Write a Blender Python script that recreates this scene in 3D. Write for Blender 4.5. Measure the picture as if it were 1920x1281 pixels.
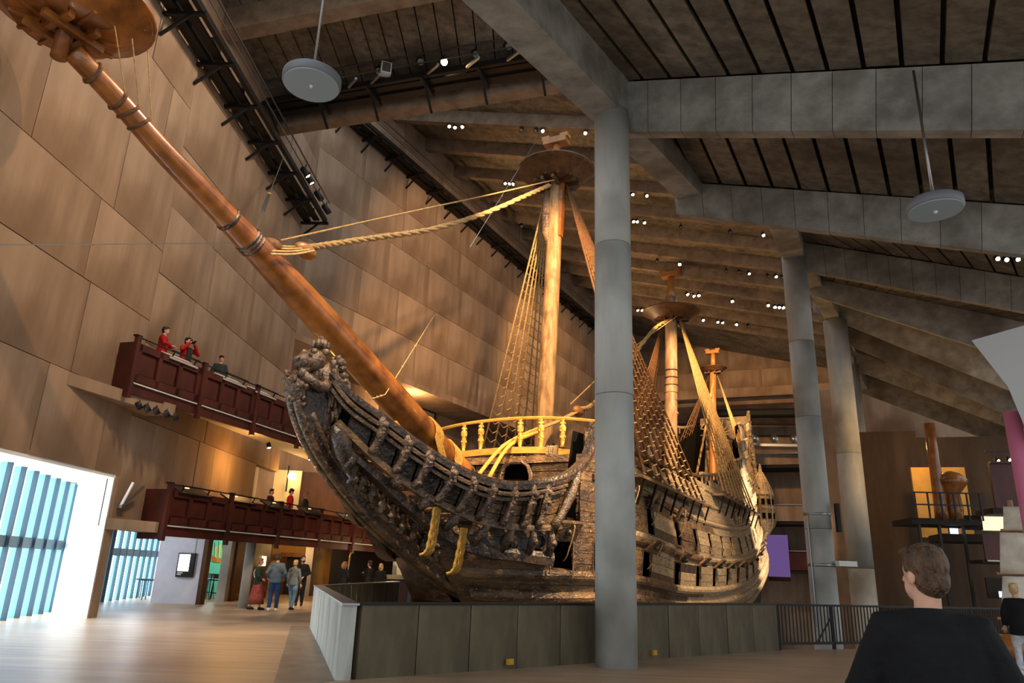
import bpy, bmesh, math, random
from mathutils import Vector, Matrix
from math import sin, cos, tan, pi, radians, hypot, atan2
random.seed(7)
for _o in list(bpy.data.objects): bpy.data.objects.remove(_o)
SC = bpy.context.scene
COL = SC.collection

# ------------------------------------------------------------------ camera
FPX, PITCH, ROLL = 1366.0, radians(17.5), radians(2.0)
_f = Vector((0, cos(PITCH), sin(PITCH))); _u0 = Vector((0, -sin(PITCH), cos(PITCH))); _r0 = Vector((1, 0, 0))
_r = _r0 * cos(ROLL) + _u0 * sin(ROLL); _u = _u0 * cos(ROLL) - _r0 * sin(ROLL)
cam_d = bpy.data.cameras.new('camera'); cam = bpy.data.objects.new('camera', cam_d); COL.objects.link(cam)
cam.matrix_world = Matrix(((_r.x, _u.x, -_f.x, 0), (_r.y, _u.y, -_f.y, 0), (_r.z, _u.z, -_f.z, 1.55), (0, 0, 0, 1)))
cam_d.sensor_fit = 'HORIZONTAL'; cam_d.sensor_width = 36.0; cam_d.lens = 36.0 * FPX / 1920.0
cam_d.clip_start = 0.1; cam_d.clip_end = 400
SC.camera = cam

# ------------------------------------------------------------------ world, exposure
SC.view_settings.view_transform = 'Standard'; SC.view_settings.look = 'None'
SC.view_settings.gamma = 1.0; SC.view_settings.use_curve_mapping = False
SC.view_settings.exposure = 0.35
wd = bpy.data.worlds.new('world'); SC.world = wd; wd.use_nodes = True
wd.node_tree.nodes['Background'].inputs['Color'].default_value = (0.82, 0.89, 0.94, 1)
wd.node_tree.nodes['Background'].inputs['Strength'].default_value = 1.15

# ------------------------------------------------------------------ lights (museum spots and floods, plus added fill)
def spot(name, loc, aim, power, angle=50, color=(1, .66, .33), size=.25, blend=.6):
    d = bpy.data.lights.new(name, 'SPOT'); d.energy = power; d.color = color
    d.spot_size = radians(angle); d.spot_blend = blend; d.shadow_soft_size = size
    o = bpy.data.objects.new(name, d); COL.objects.link(o)
    o.location = loc; o.rotation_euler = (Vector(aim) - Vector(loc)).to_track_quat('-Z', 'Y').to_euler()
    return o
def point(name, loc, power, color=(1, .62, .28), size=.2):
    d = bpy.data.lights.new(name, 'POINT'); d.energy = power; d.color = color; d.shadow_soft_size = size
    o = bpy.data.objects.new(name, d); COL.objects.link(o); o.location = loc
    return o
AMB, WRM, PAL = (1, .6, .27), (1, .72, .42), (1, .82, .6)
spot('key_bow', (.5, 15.5, 18), (-1.5, 25.5, 3.5), 16000, 40, WRM, .1)
spot('key_bow_side', (9, 21, 11.6), (1.5, 27.5, 2.5), 12000, 44, WRM, .1)
spot('key_hull', (14.8, 31.0, 13.2), (9.5, 38.5, 3), 10000, 60, WRM, .12)
spot('key_stern', (26.5, 50, 13.5), (20, 60, 4.5), 30000, 52, PAL, .12)
spot('key_figurehead', (-2.5, 9.5, 17), (-5.2, 18.5, 5.5), 4500, 32, PAL, .12)
spot('key_foremast', (3.2, 22.6, 18.6), (1.6, 32, 12), 15000, 80, AMB, .12)
spot('key_forecastle', (1.5, 22.9, 18.9), (-.5, 28, 6), 9000, 30, AMB, .12)
spot('key_mainmast', (13.5, 42, 21.5), (12, 53, 14), 16000, 50, AMB, .12)
spot('key_mizzen', (21.5, 55, 20.5), (19, 66, 13), 11000, 44, AMB, .12)
spot('key_bowsprit', (-1, 12.5, 19.5), (-6.5, 15.5, 9.5), 3600, 66, AMB, .12, 1.0)
spot('wash_near_wall', (-1.5, 17, 19), (-11, 21, 9), 3800, 110, (1, .79, .57), .6)
spot('wash_far_wall', (2.5, 33, 23), (-4, 46, 15), 4200, 100, AMB, .5)
spot('wash_far_wall_rear', (9, 50, 23), (3, 60, 15), 5000, 100, AMB, .5)
spot('fill_roof', (-2.5, 44, 14), (8, 45, 26), 2300, 110, AMB, .5)  # added upward fill for the roof beams; no fixture stands here
spot('fill_roof_rear', (6, 58, 15), (16, 58, 25), 2600, 110, AMB, .5)  # second added fill, lifting the rear roof beams
spot('wash_end', (18, 60, 22), (24, 76, 12), 7000, 100, AMB, .5)
point('gallery_ochre', (-9.6, 27.5, 5.0), 130, (1, .5, .14), .15)
point('gallery_ochre_rear', (-9.8, 33.5, 5.0), 150, (1, .55, .18), .15)
point('gallery_upper', (-6.0, 44.0, 11.0), 500, (1, .6, .26), .2)
point('room_ochre', (-10.3, 38.2, 2.35), 60, (1, .6, .22), .1)
point('room_stair', (-8.9, 42.2, 2.9), 50, (1, .62, .25), .1)
point('room_mint', (-12.7, 34.6, 2.4), 70, (.85, 1, .95), .15)
point('room_case', (-5.2, 35.2, 2.3), 25, (1, .7, .35), .1)
point('side_platform', (17.8, 31.5, 7.4), 220, (1, .55, .15), .15)
point('side_hall', (25, 42, 9), 130, (1, .6, .3), .3)
point('under_dock', (9, 26, -2.5), 120, (1, .7, .4), .2)
point('cafe_fill', (-12.6, 26.6, 2.15), 45, (.86, .92, 1), .15)  # added fill standing in for daylight off the floor; no lamp hangs here

# ------------------------------------------------------------------ mesh helpers
class MB:
    def __init__(s): s.v = []; s.f = []
    def add(s, vs, fs):
        b = len(s.v); s.v.extend([tuple(q) for q in vs]); s.f.extend([tuple(i + b for i in f) for f in fs]); return s
    def hexa(s, p):      # p: bottom ring of 4 then top ring of 4
        return s.add(p, [(3, 2, 1, 0), (4, 5, 6, 7), (0, 1, 5, 4), (1, 2, 6, 5), (2, 3, 7, 6), (3, 0, 4, 7)])
    def box(s, c, d, rz=0.0, M=None):
        x, y, z = d[0] / 2, d[1] / 2, d[2] / 2; c = Vector(c)
        R = M if M is not None else Matrix.Rotation(rz, 3, 'Z')
        return s.hexa([c + R @ Vector(q) for q in ((-x, -y, -z), (x, -y, -z), (x, y, -z), (-x, y, -z), (-x, -y, z), (x, -y, z), (x, y, z), (-x, y, z))])
    def prism(s, poly, off):   # polygon extruded by a vector
        n = len(poly); a = [Vector(q) for q in poly]; o = Vector(off)
        return s.add(a + [q + o for q in a], [tuple(range(n - 1, -1, -1)), tuple(range(n, 2 * n))] + [(i, (i + 1) % n, (i + 1) % n + n, i + n) for i in range(n)])
    def bar(s, a, b, w, h, up=(0, 0, 1), base=False):   # box from a to b; width sideways, height along up; base: a-b is the bottom centre line
        a, b = Vector(a), Vector(b); d = (b - a).normalized(); u = Vector(up)
        sd = d.cross(u).normalized(); u = sd.cross(d).normalized()
        lo, hi = (0, h) if base else (-h / 2, h / 2)
        return s.hexa([a - sd * w / 2 + u * lo, b - sd * w / 2 + u * lo, b + sd * w / 2 + u * lo, a + sd * w / 2 + u * lo,
                       a - sd * w / 2 + u * hi, b - sd * w / 2 + u * hi, b + sd * w / 2 + u * hi, a + sd * w / 2 + u * hi])
    def tube(s, path, r, n=8, caps=True, sq=None):
        P = [Vector(q) for q in path]; m = len(P)
        rr = r if hasattr(r, '__len__') else [r] * m
        vs = []; ref = None
        for i in range(m):
            d = (P[min(i + 1, m - 1)] - P[max(i - 1, 0)])
            if d.length < 1e-9: d = Vector((0, 0, 1))
            d.normalize()
            if ref is None:
                ref = Vector((0, 0, 1)) if abs(d.z) < .9 else Vector((1, 0, 0))
            a = (ref - d * ref.dot(d))
            if a.length < 1e-6: a = d.orthogonal()
            a.normalize(); b = d.cross(a); ref = a
            for k in range(n):
                t = 2 * pi * k / n
                vs.append(P[i] + (a * cos(t) + b * sin(t) * (sq or 1)) * rr[i])
        fs = [(i * n + k, i * n + (k + 1) % n, (i + 1) * n + (k + 1) % n, (i + 1) * n + k) for i in range(m - 1) for k in range(n)]
        if caps: fs += [tuple(range(n - 1, -1, -1)), tuple(range((m - 1) * n, m * n))]
        return s.add(vs, fs)
    def lathe(s, c, prof, n=16, axis=(0, 0, 1)):   # prof: (radius, height)
        c = Vector(c); ax = Vector(axis).normalized(); a = ax.orthogonal().normalized(); b = ax.cross(a)
        return s.tube([c + ax * h for r, h in prof], [max(r, 1e-4) for r, h in prof], n) if False else s._lathe(c, prof, n, ax, a, b)
    def _lathe(s, c, prof, n, ax, a, b):
        m = len(prof)
        vs = [c + ax * h + (a * cos(2 * pi * k / n) + b * sin(2 * pi * k / n)) * r for r, h in prof for k in range(n)]
        fs = [(i * n + k, i * n + (k + 1) % n, (i + 1) * n + (k + 1) % n, (i + 1) * n + k) for i in range(m - 1) for k in range(n)]
        fs += [tuple(range(n - 1, -1, -1)), tuple(range((m - 1) * n, m * n))]
        return s.add(vs, fs)
    def ball(s, c, r, n=8, m=6, M=None):
        c = Vector(c); rr = r if hasattr(r, '__len__') else (r, r, r)
        vs = []; 
        for i in range(m + 1):
            t = pi * i / m
            for k in range(n):
                p = 2 * pi * k / n
                q = Vector((rr[0] * sin(t) * cos(p), rr[1] * sin(t) * sin(p), rr[2] * cos(t)))
                vs.append(c + (M @ q if M is not None else q))
        return s.add(vs, [(i * n + k, (i + 1) * n + k, (i + 1) * n + (k + 1) % n, i * n + (k + 1) % n) for i in range(m) for k in range(n)])
    def grid(s, fn, nu, nv):
        vs = [fn(i / nu, j / nv) for i in range(nu + 1) for j in range(nv + 1)]
        return s.add(vs, [(i * (nv + 1) + j, (i + 1) * (nv + 1) + j, (i + 1) * (nv + 1) + j + 1, i * (nv + 1) + j + 1) for i in range(nu) for j in range(nv)])
    def shell(s, fn, nu, nv, nrm, th):   # a curved slab: fn outer face, nrm(u,v) outward unit, thickness inward
        W = nv + 1
        o = [Vector(fn(i / nu, j / nv)) for i in range(nu + 1) for j in range(W)]
        q = [o[i * W + j] - Vector(nrm(i / nu, j / nv)) * th for i in range(nu + 1) for j in range(W)]
        N = len(o); fs = []
        for i in range(nu):
            for j in range(nv):
                a, b, c, d = i * W + j, (i + 1) * W + j, (i + 1) * W + j + 1, i * W + j + 1
                fs.append((a, b, c, d)); fs.append((N + d, N + c, N + b, N + a))
        for i in range(nu):
            for j in (0, nv):
                a, b = i * W + j, (i + 1) * W + j
                fs.append((a, N + a, N + b, b) if j == 0 else (a, b, N + b, N + a))
        for j in range(nv):
            for i in (0, nu):
                a, b = i * W + j, i * W + j + 1
                fs.append((a, b, N + b, N + a) if i == 0 else (a, N + a, N + b, b))
        return s.add(o + q, fs)
    def mesh(s, name, mat, smooth=False):
        me = bpy.data.meshes.new(name); me.from_pydata(s.v, [], s.f); me.materials.append(mat)
        bm = bmesh.new(); bm.from_mesh(me); bmesh.ops.recalc_face_normals(bm, faces=bm.faces); bm.to_mesh(me); bm.free()
        if smooth:
            for p in me.polygons: p.use_smooth = True
        return me
    def build(s, name, mat, parent=None, smooth=False):
        return link(name, s.mesh(name, mat, smooth), parent)
def link(name, me, parent=None, loc=None, rz=None):
    o = bpy.data.objects.new(name, me); COL.objects.link(o)
    if loc is not None: o.location = loc
    if rz is not None: o.rotation_euler = (0, 0, rz)
    if parent is not None:
        o.parent = parent; o.matrix_parent_inverse = PINV.get(parent.name) or Matrix.Identity(4)
    return o
PINV = {}
def tag(o, label=None, cat=None, group=None, kind=None):
    if label: o['label'] = label
    if cat: o['category'] = cat
    if group: o['group'] = group
    if kind: o['kind'] = kind
    return o
def thing(name, loc, label=None, cat=None, group=None, kind=None):   # an Empty at the base; its parts are built in world coordinates
    o = bpy.data.objects.new(name, None); COL.objects.link(o); o.location = loc; o.empty_display_size = .2
    PINV[o.name] = Matrix.Translation(-Vector(loc))
    return tag(o, label, cat, group, kind)
def lerp(a, b, t): return Vector(a).lerp(Vector(b), t)
def piece(x, pts):    # piecewise linear
    if x <= pts[0][0]: return pts[0][1]
    for (a, p), (b, q) in zip(pts, pts[1:]):
        if x <= b: return p + (q - p) * (x - a) / (b - a)
    return pts[-1][1]
def smoothp(x, pts):  # Catmull-like smooth interpolation
    n = len(pts)
    if x <= pts[0][0]: return pts[0][1]
    if x >= pts[-1][0]: return pts[-1][1]
    for i in range(n - 1):
        if x <= pts[i + 1][0]: break
    x0, y0 = pts[i]; x1, y1 = pts[i + 1]
    def sl(k):
        if k == 0: return (pts[1][1] - pts[0][1]) / (pts[1][0] - pts[0][0])
        if k == n - 1: return (pts[-1][1] - pts[-2][1]) / (pts[-1][0] - pts[-2][0])
        return (pts[k + 1][1] - pts[k - 1][1]) / (pts[k + 1][0] - pts[k - 1][0])
    h = x1 - x0; t = (x - x0) / h; m0, m1 = sl(i) * h, sl(i + 1) * h
    return (2 * t**3 - 3 * t * t + 1) * y0 + (t**3 - 2 * t * t + t) * m0 + (-2 * t**3 + 3 * t * t) * y1 + (t**3 - t * t) * m1
def spline(pts, k=6):
    P = [Vector(q) for q in pts]; out = []
    for i in range(len(P) - 1):
        a, b, c, d = P[max(i - 1, 0)], P[i], P[i + 1], P[min(i + 2, len(P) - 1)]
        for j in range(k):
            t = j / k
            out.append(.5 * ((2 * b) + (c - a) * t + (2 * a - 5 * b + 4 * c - d) * t * t + (3 * b - a - 3 * c + d) * t**3))
    out.append(P[-1]); return out
def dirv(az, el=0.0):
    a, e = radians(az), radians(el); return Vector((sin(a) * cos(e), cos(a) * cos(e), sin(e)))

# ------------------------------------------------------------------ materials
def srgb(r, g, b):
    return tuple(((c / 255) / 12.92 if c / 255 <= .04045 else ((c / 255 + .055) / 1.055) ** 2.4) for c in (r, g, b)) + (1,)
def mat(name, c1, c2=None, scale=3.0, rough=.75, stretch=(1, 1, 1), bump=0.0, bscale=None, metal=0.0, c3=None, s3=.6, spec=.4, detail=6, emit=None, es=0.0, coat=0.0, lo=.35, hi=.65, vary=0.0, speck=None):
    m = bpy.data.materials.new(name); m.use_nodes = True; nt = m.node_tree; N = nt.nodes; L = nt.links
    b = N['Principled BSDF']; b.inputs['Roughness'].default_value = rough; b.inputs['Metallic'].default_value = metal
    b.inputs['Specular IOR Level'].default_value = spec
    if coat: b.inputs['Coat Weight'].default_value = coat
    b.inputs['Base Color'].default_value = c1
    if emit: b.inputs['Emission Color'].default_value = emit; b.inputs['Emission Strength'].default_value = es
    if c2 is None and not bump: return m
    tc = N.new('ShaderNodeTexCoord'); mp = N.new('ShaderNodeMapping'); L.new(tc.outputs['Object'], mp.inputs['Vector'])
    mp.inputs['Scale'].default_value = stretch
    nz = N.new('ShaderNodeTexNoise'); nz.inputs['Scale'].default_value = scale; nz.inputs['Detail'].default_value = detail; nz.inputs['Roughness'].default_value = .62
    L.new(mp.outputs['Vector'], nz.inputs['Vector'])
    if c2 is not None:
        mr = N.new('ShaderNodeMapRange'); mr.inputs['From Min'].default_value = lo; mr.inputs['From Max'].default_value = hi
        L.new(nz.outputs['Fac'], mr.inputs['Value'])
        mx = N.new('ShaderNodeMix'); mx.data_type = 'RGBA'; mx.inputs['A'].default_value = c1; mx.inputs['B'].default_value = c2
        L.new(mr.outputs['Result'], mx.inputs['Factor']); out = mx.outputs['Result']
        if c3 is not None:
            n3 = N.new('ShaderNodeTexNoise'); n3.inputs['Scale'].default_value = s3; n3.inputs['Detail'].default_value = 4
            L.new(tc.outputs['Object'], n3.inputs['Vector'])
            r3 = N.new('ShaderNodeMapRange'); r3.inputs['From Min'].default_value = .48; r3.inputs['From Max'].default_value = .72
            L.new(n3.outputs['Fac'], r3.inputs['Value'])
            m3 = N.new('ShaderNodeMix'); m3.data_type = 'RGBA'; m3.inputs['B'].default_value = c3
            L.new(out, m3.inputs['A']); L.new(r3.outputs['Result'], m3.inputs['Factor']); out = m3.outputs['Result']
        if speck is not None:
            n4 = N.new('ShaderNodeTexNoise'); n4.inputs['Scale'].default_value = 11; n4.inputs['Detail'].default_value = 3
            L.new(tc.outputs['Object'], n4.inputs['Vector'])
            r4 = N.new('ShaderNodeMapRange'); r4.inputs['From Min'].default_value = .6; r4.inputs['From Max'].default_value = .68
            L.new(n4.outputs['Fac'], r4.inputs['Value'])
            m4 = N.new('ShaderNodeMix'); m4.data_type = 'RGBA'; m4.inputs['B'].default_value = speck
            L.new(out, m4.inputs['A']); L.new(r4.outputs['Result'], m4.inputs['Factor']); out = m4.outputs['Result']
        if vary:      # each object a little lighter or darker than the next
            oi = N.new('ShaderNodeObjectInfo'); hs_ = N.new('ShaderNodeHueSaturation'); ma = N.new('ShaderNodeMapRange')
            ma.inputs['To Min'].default_value = 1 - vary; ma.inputs['To Max'].default_value = 1 + vary
            L.new(oi.outputs['Random'], ma.inputs['Value']); L.new(ma.outputs['Result'], hs_.inputs['Value'])
            L.new(out, hs_.inputs['Color']); out = hs_.outputs['Color']
        L.new(out, b.inputs['Base Color'])
    if bump:
        bp = N.new('ShaderNodeBump'); bp.inputs['Strength'].default_value = bump; bp.inputs['Distance'].default_value = .05
        if bscale:
            nb = N.new('ShaderNodeTexNoise'); nb.inputs['Scale'].default_value = bscale; nb.inputs['Detail'].default_value = 5
            L.new(mp.outputs['Vector'], nb.inputs['Vector']); L.new(nb.outputs['Fac'], bp.inputs['Height'])
        else: L.new(nz.outputs['Fac'], bp.inputs['Height'])
        L.new(bp.outputs['Normal'], b.inputs['Normal'])
    return m
def emitter(name, c, s):
    m = bpy.data.materials.new(name); m.use_nodes = True; nt = m.node_tree; nt.nodes.clear()
    e = nt.nodes.new('ShaderNodeEmission'); e.inputs['Color'].default_value = c; e.inputs['Strength'].default_value = s
    o = nt.nodes.new('ShaderNodeOutputMaterial'); nt.links.new(e.outputs[0], o.inputs['Surface']); return m
M = {}
M['conc'] = mat('concrete', srgb(176, 168, 156), srgb(140, 130, 116), 1.1, .85, (1, 1, .22), .12, 14, c3=srgb(112, 100, 86), s3=.35, spec=.25)
M['conc_wall'] = mat('wall_concrete', srgb(158, 134, 112), srgb(126, 103, 84), .8, .88, (1, 1, .16), .15, 9, c3=srgb(106, 82, 62), s3=.22, spec=.2, vary=.07)
M['conc_beam'] = mat('beam_concrete', srgb(172, 170, 164), srgb(130, 127, 120), 1.6, .8, (1, 1, 1), .12, 16, c3=srgb(112, 105, 96), s3=.5, spec=.3, vary=.06)
M['conc_col'] = mat('column_concrete', srgb(196, 196, 190), srgb(164, 163, 156), 1.0, .7, (1, 1, .25), .08, 18, c3=srgb(128, 126, 118), s3=.4, spec=.35)
M['wall_joint'] = mat('wall_joint', srgb(84, 66, 50), rough=.95, spec=.1)
M['joint'] = mat('joint_shadow', srgb(40, 34, 28), rough=.95, spec=.1)  # dark colour behind the gaps paints in their shadow
M['plank'] = mat('roof_plank', srgb(136, 126, 112), srgb(98, 90, 79), 3.2, .85, (1, 1, 1), .25, 12, c3=srgb(80, 73, 64), s3=.5, spec=.2, vary=.12)
M['floor'] = mat('floor_wood', srgb(186, 160, 132), srgb(150, 124, 100), 1.4, .38, (.35, 3.2, 1), .04, 30, c3=srgb(140, 112, 88), s3=.3, spec=.5)
M['floor_dark'] = mat('floor_border', srgb(138, 124, 108), srgb(112, 98, 84), 2, .45, spec=.5)
M['parapet'] = mat('parapet_concrete', srgb(116, 104, 82), srgb(86, 76, 58), 1.8, .8, (1, 1, .3), .1, 14, c3=srgb(76, 66, 50), s3=.8, spec=.3)
M['parapet_light'] = mat('parapet_pale', srgb(190, 190, 182), srgb(150, 148, 138), 2.4, .75, (1, 1, .25), .1, 14, spec=.3)
M['redwood'] = mat('red_wood', srgb(80, 32, 22), srgb(54, 21, 14), 2.2, .5, (1, 1, .3), .05, spec=.4)
M['darkmetal'] = mat('dark_metal', srgb(38, 36, 36), rough=.5, metal=.6)
M['black'] = mat('black_paint', srgb(16, 15, 15), rough=.6)
M['steel'] = mat('steel', srgb(150, 150, 150), rough=.35, metal=.9)
M['mullion'] = mat('mullion_paint', srgb(40, 62, 76), rough=.5)
M['white'] = mat('white_paint', srgb(225, 225, 222), rough=.6)
M['soffit'] = mat('soffit_grey', srgb(160, 150, 135), rough=.8)

# ================================================================== SETTING
W1P, W1A = Vector((-10.9, 21.0, 0)), 2.0
CW = Vector((-10.46, 33.59, 0)); W2A = 27.5
D1, D2 = dirv(W1A), dirv(W2A)
N1, N2 = Vector((D1.y, -D1.x, 0)), Vector((D2.y, -D2.x, 0))     # into the hall
def on1(y, z=0.0, off=0.0):          # point on the near left wall at depth y
    t = (y - W1P.y) / D1.y; return W1P + D1 * t + N1 * off + Vector((0, 0, z))
def on2(t, z=0.0, off=0.0):          # point on the far left wall, t metres past the corner
    return CW + D2 * t + N2 * off + Vector((0, 0, z))

# ---- floor
fl = MB()
poly = [(-32, -8), (32, -8), (32, 30), (14.6, 22.05), (6.45, 18.35), (-2.15, 11.35), (-4.95, 20.4), (-4.2, 30.3), (-2.0, 47), (-32, 47)]
fl.prism([(x, y, -.4) for x, y in poly], (0, 0, .4)); flo = tag(fl.build('floor', M['floor']), kind='structure')
b = MB(); b.prism([(-2.9, 10.2, .001), (-2.3, 11.3, .001), (-5.05, 20.4, .001), (-5.5, 20.4, .001)], (0, 0, .004))
b.build('border_strip', M['floor_dark'], flo)
b = MB(); b.prism([(-40, 8, -7.4), (60, 8, -7.4), (60, 110, -7.4), (-40, 110, -7.4)], (0, 0, .4)); tag(b.build('floor_pit', M['floor_dark']), kind='structure')
b = MB()      # retaining walls of the dock pit
for (p, q) in zip([(32, 30), (14.6, 22.05), (6.45, 18.35), (-2.15, 11.35), (-4.95, 20.4), (-4.2, 30.3)], [(14.6, 22.05), (6.45, 18.35), (-2.15, 11.35), (-4.95, 20.4), (-4.2, 30.3), (-2, 47)]):
    b.bar((*p, -3.9), (*q, -3.9), .3, 7.0)
tag(b.build('wall_pit', M['parapet']), kind='structure')

# ---- dock parapet: concrete panels under a steel edge
def panel_run(parent, a, c, n, h, th, m, z0=0.0, gap=.02, side=1):
    a, c = Vector((*a, z0)), Vector((*c, z0)); d = (c - a); L = d.length; d.normalize(); sd = Vector((d.y, -d.x, 0)) * side
    w = L / n
    me = MB().box((w / 2, 0, h / 2), (w - gap, th, h)).mesh('panel', m)
    for i in range(n):
        o = link('panel', me, parent); o.location = a + d * (i * w) + sd * random.uniform(-.006, .006); o.rotation_euler = (0, 0, atan2(d.y, d.x))
pa = thing('wall_parapet', (2, 14.8, 0), kind='structure')
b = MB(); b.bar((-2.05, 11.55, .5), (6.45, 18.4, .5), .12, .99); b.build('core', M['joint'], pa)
panel_run(pa, (-2.13, 11.48), (6.42, 18.36), 11, 1.0, .2, M['parapet'])
b = MB(); b.bar((-2.2, 11.42, 1.0), (6.47, 18.4, 1.0), .24, .035, base=True); b.build('edge_cap', M['darkmetal'], pa)
pb = thing('wall_parapet_side', (-3.5, 16, 0), kind='structure')
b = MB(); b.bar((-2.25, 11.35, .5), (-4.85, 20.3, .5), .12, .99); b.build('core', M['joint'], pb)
panel_run(pb, (-2.22, 11.28), (-4.88, 20.35), 5, 1.0, .22, M['parapet_light'])
b = MB(); b.bar((-2.2, 11.25, 1.0), (-4.9, 20.4, 1.0), .25, .03, base=True); b.build('edge_cap', M['steel'], pb)
pc = thing('wall_parapet_far', (-4.5, 25, 0), kind='structure')
panel_run(pc, (-4.85, 20.45), (-4.2, 30.2), 5, 1.0, .2, M['parapet'])
b = MB(); b.bar((-4.87, 20.4, 1.0), (-4.2, 30.25, 1.0), .24, .03, base=True); b.build('edge_cap', M['steel'], pc)
for i, (x, y) in enumerate(((.15, 13.1), (3.0, 15.45))):
    b = MB(); b.box((x, y, .12), (.13, .05, .09), radians(38.5)); b.box((x, y, .12), (.09, .07, .05), radians(38.5))
    tag(b.build('socket_box', mat('brass_yellow', srgb(190, 140, 30), rough=.5)), ['yellow socket box at parapet foot, nearer to the wall corner', 'yellow socket box at parapet foot, nearer to the thick column'][i], 'socket', 'socket boxes on the parapet')

# ---- left walls: form-cast concrete panels with recessed joints
def wall_panels(name, org, d, nrm, u0, u1, z0, z1, rows, wmin, wmax, m, skip=None, seed=1):
    rnd = random.Random(seed)
    w = thing(name, org, kind='structure'); bk = MB()
    z = z0; k = 0
    while z < z1 - .05:
        h = min(rows * rnd.uniform(.8, 1.15), z1 - z)
        if z1 - z - h < .6: h = z1 - z
        u = u0
        while u < u1 - .05:
            ww = min(rnd.uniform(wmin, wmax), u1 - u)
            if u1 - u - ww < .5: ww = u1 - u
            if not (skip and skip(u + ww / 2, z + h / 2)):
                off = rnd.uniform(-.006, .012)
                me = MB().box((0, 0, 0), (ww - .022, .3, h - .022))
                o = me.build('panel', m, w)
                o.matrix_parent_inverse = Matrix.Identity(4)
                o.location = (d * (u + ww / 2) + nrm * (off - .15) + Vector((0, 0, z + h / 2))); o.rotation_euler = (0, 0, atan2(d.y, d.x))
                q = [Vector(org) + d * (u + a * ww) + nrm * (-.04 - bb) + Vector((0, 0, z + c * h)) for c in (0, 1) for a, bb in ((0, 0), (1, 0), (1, .3), (0, .3))]
                bk.hexa(q)
            u += ww
        z += h; k += 1
    bk.build('backing', M['wall_joint'], w)
    return w
def skip1(u, z):
    y = 21 + u * D1.y
    if z < 3.74 and y < 20.55: return True
    if z < 2.36 and y > 21.1: return True
    if z < 5.5 and y > 30.8: return True
    return False
w = wall_panels('wall_left', W1P, D1, N1, -17, -.2, 3.74, 24, 2.5, 2.2, 4.2, M['conc_wall'], None, 3)
wall_panels('wall_left_rear', W1P, D1, N1, -.2, 12.6, 5.5, 24, 2.5, 2.2, 4.2, M['conc_wall'], None, 4)
wall_panels('wall_left_gallery', W1P, D1, N1, -.2, 9.9, 2.36, 5.5, 3.2, 1.0, 1.6, M['conc_wall'], None, 5)
wall_panels('wall_far_left', CW, D2, N2, 0, 58, 12.2, 29.5, 2.3, 1.6, 4.6, M['conc_wall'], None, 6)
b = MB(); q = on1(20.78); b.box(q + Vector((-.05, .06, 1.87)) , (.1, .4, 3.74)); tag(b.build('pillar_window', M['conc_wall']), kind='structure')

# ---- window niche (daylit glazing with deep fins)
WN = Vector((-12.95, 22.45, 0)); DW = dirv(-14)
def onw(t, z=0, off=0): return WN - DW * t + Vector((-DW.y, DW.x, 0)) * -off * 1 + Vector((0, 0, z))
b = MB(); b.hexa([WN + Vector((.02, -.1, 0)), on1(20.55), on1(20.95, 0, -.1), WN + Vector((-.3, .3, 0))] + [q + Vector((0, 0, 3.74)) for q in (WN + Vector((.02, -.1, 0)), on1(20.55), on1(20.95, 0, -.1), WN + Vector((-.3, .3, 0)))])
tag(b.build('reveal_wall', M['white']), kind='structure')
b = MB(); b.prism([onw(-.6, 3.66, -.5), onw(7.0, 3.66, -.5), on1(15.2, 3.66, -.01), on1(20.8, 3.66, -.01)], (0, 0, .2)); tag(b.build('soffit_wall', M['white']), kind='structure')
M['sky_glass'] = None
def glazing(name, org, d, n, pitch, h, zbar, fin, seed):
    """pale fins with dark front edges standing proud of back-lit glass, with a row of dark blocks at mid height"""
    wn = thing(name, org, kind='structure'); sd = Vector((-d.y, d.x, 0))
    if sd.x < 0: sd = -sd
    ang = atan2(d.y, d.x)
    fme = MB().box((0, .02, h / 2), (.085, .1, h)).mesh('mullion', M['mullion'])
    rme = MB().box((0, 0, h / 2), (.05, fin, h)).mesh('fin', M['glass_blue'])
    pme = MB().box((0, 0, h / 2), (pitch - .07, .03, h)).mesh('pane', M['glass_day'])
    bme = MB().box((0, 0, 0), (pitch - .16, .1, .27)).mesh('block', M['mullion_dark'])
    for i in range(n):
        c = Vector(org) + d * (pitch * i); c2 = c + d * (pitch / 2)
        for nm, me, q in (('mullion', fme, c), ('fin', rme, c - sd * (fin / 2 + .045)), ('pane', pme, c2 - sd * (fin + .07)), ('block', bme, c2 - sd * .03 + Vector((0, 0, zbar)))):
            o = link(nm, me, wn); o.location = q; o.rotation_euler = (0, 0, ang)
    return wn
def glassmat(name, lo, hi, s):
    m = bpy.data.materials.new(name); m.use_nodes = True; nt = m.node_tree; N = nt.nodes; N.clear()
    e = N.new('ShaderNodeEmission'); e.inputs['Strength'].default_value = s
    tc = N.new('ShaderNodeTexCoord'); nz = N.new('ShaderNodeTexNoise'); nz.inputs['Scale'].default_value = .6
    mx = N.new('ShaderNodeMix'); mx.data_type = 'RGBA'; mx.inputs['A'].default_value = lo; mx.inputs['B'].default_value = hi
    nt.links.new(tc.outputs['Object'], nz.inputs['Vector']); nt.links.new(nz.outputs['Fac'], mx.inputs['Factor'])
    nt.links.new(mx.outputs['Result'], e.inputs['Color'])
    o = N.new('ShaderNodeOutputMaterial'); nt.links.new(e.outputs[0], o.inputs['Surface']); return m
M['glass_day'] = glassmat('daylit_glass', (.62, .85, 1, 1), (.95, 1, 1, 1), 7.0)
M['glass_blue'] = mat('blue_glass', srgb(96, 178, 214), rough=.4, spec=.4)
M['mullion_dark'] = mat('mullion_dark', srgb(48, 66, 78), rough=.5)
glazing('window_1', WN - DW * .12, -DW, 9, .87, 3.6, 1.83, .15, 1)
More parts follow.
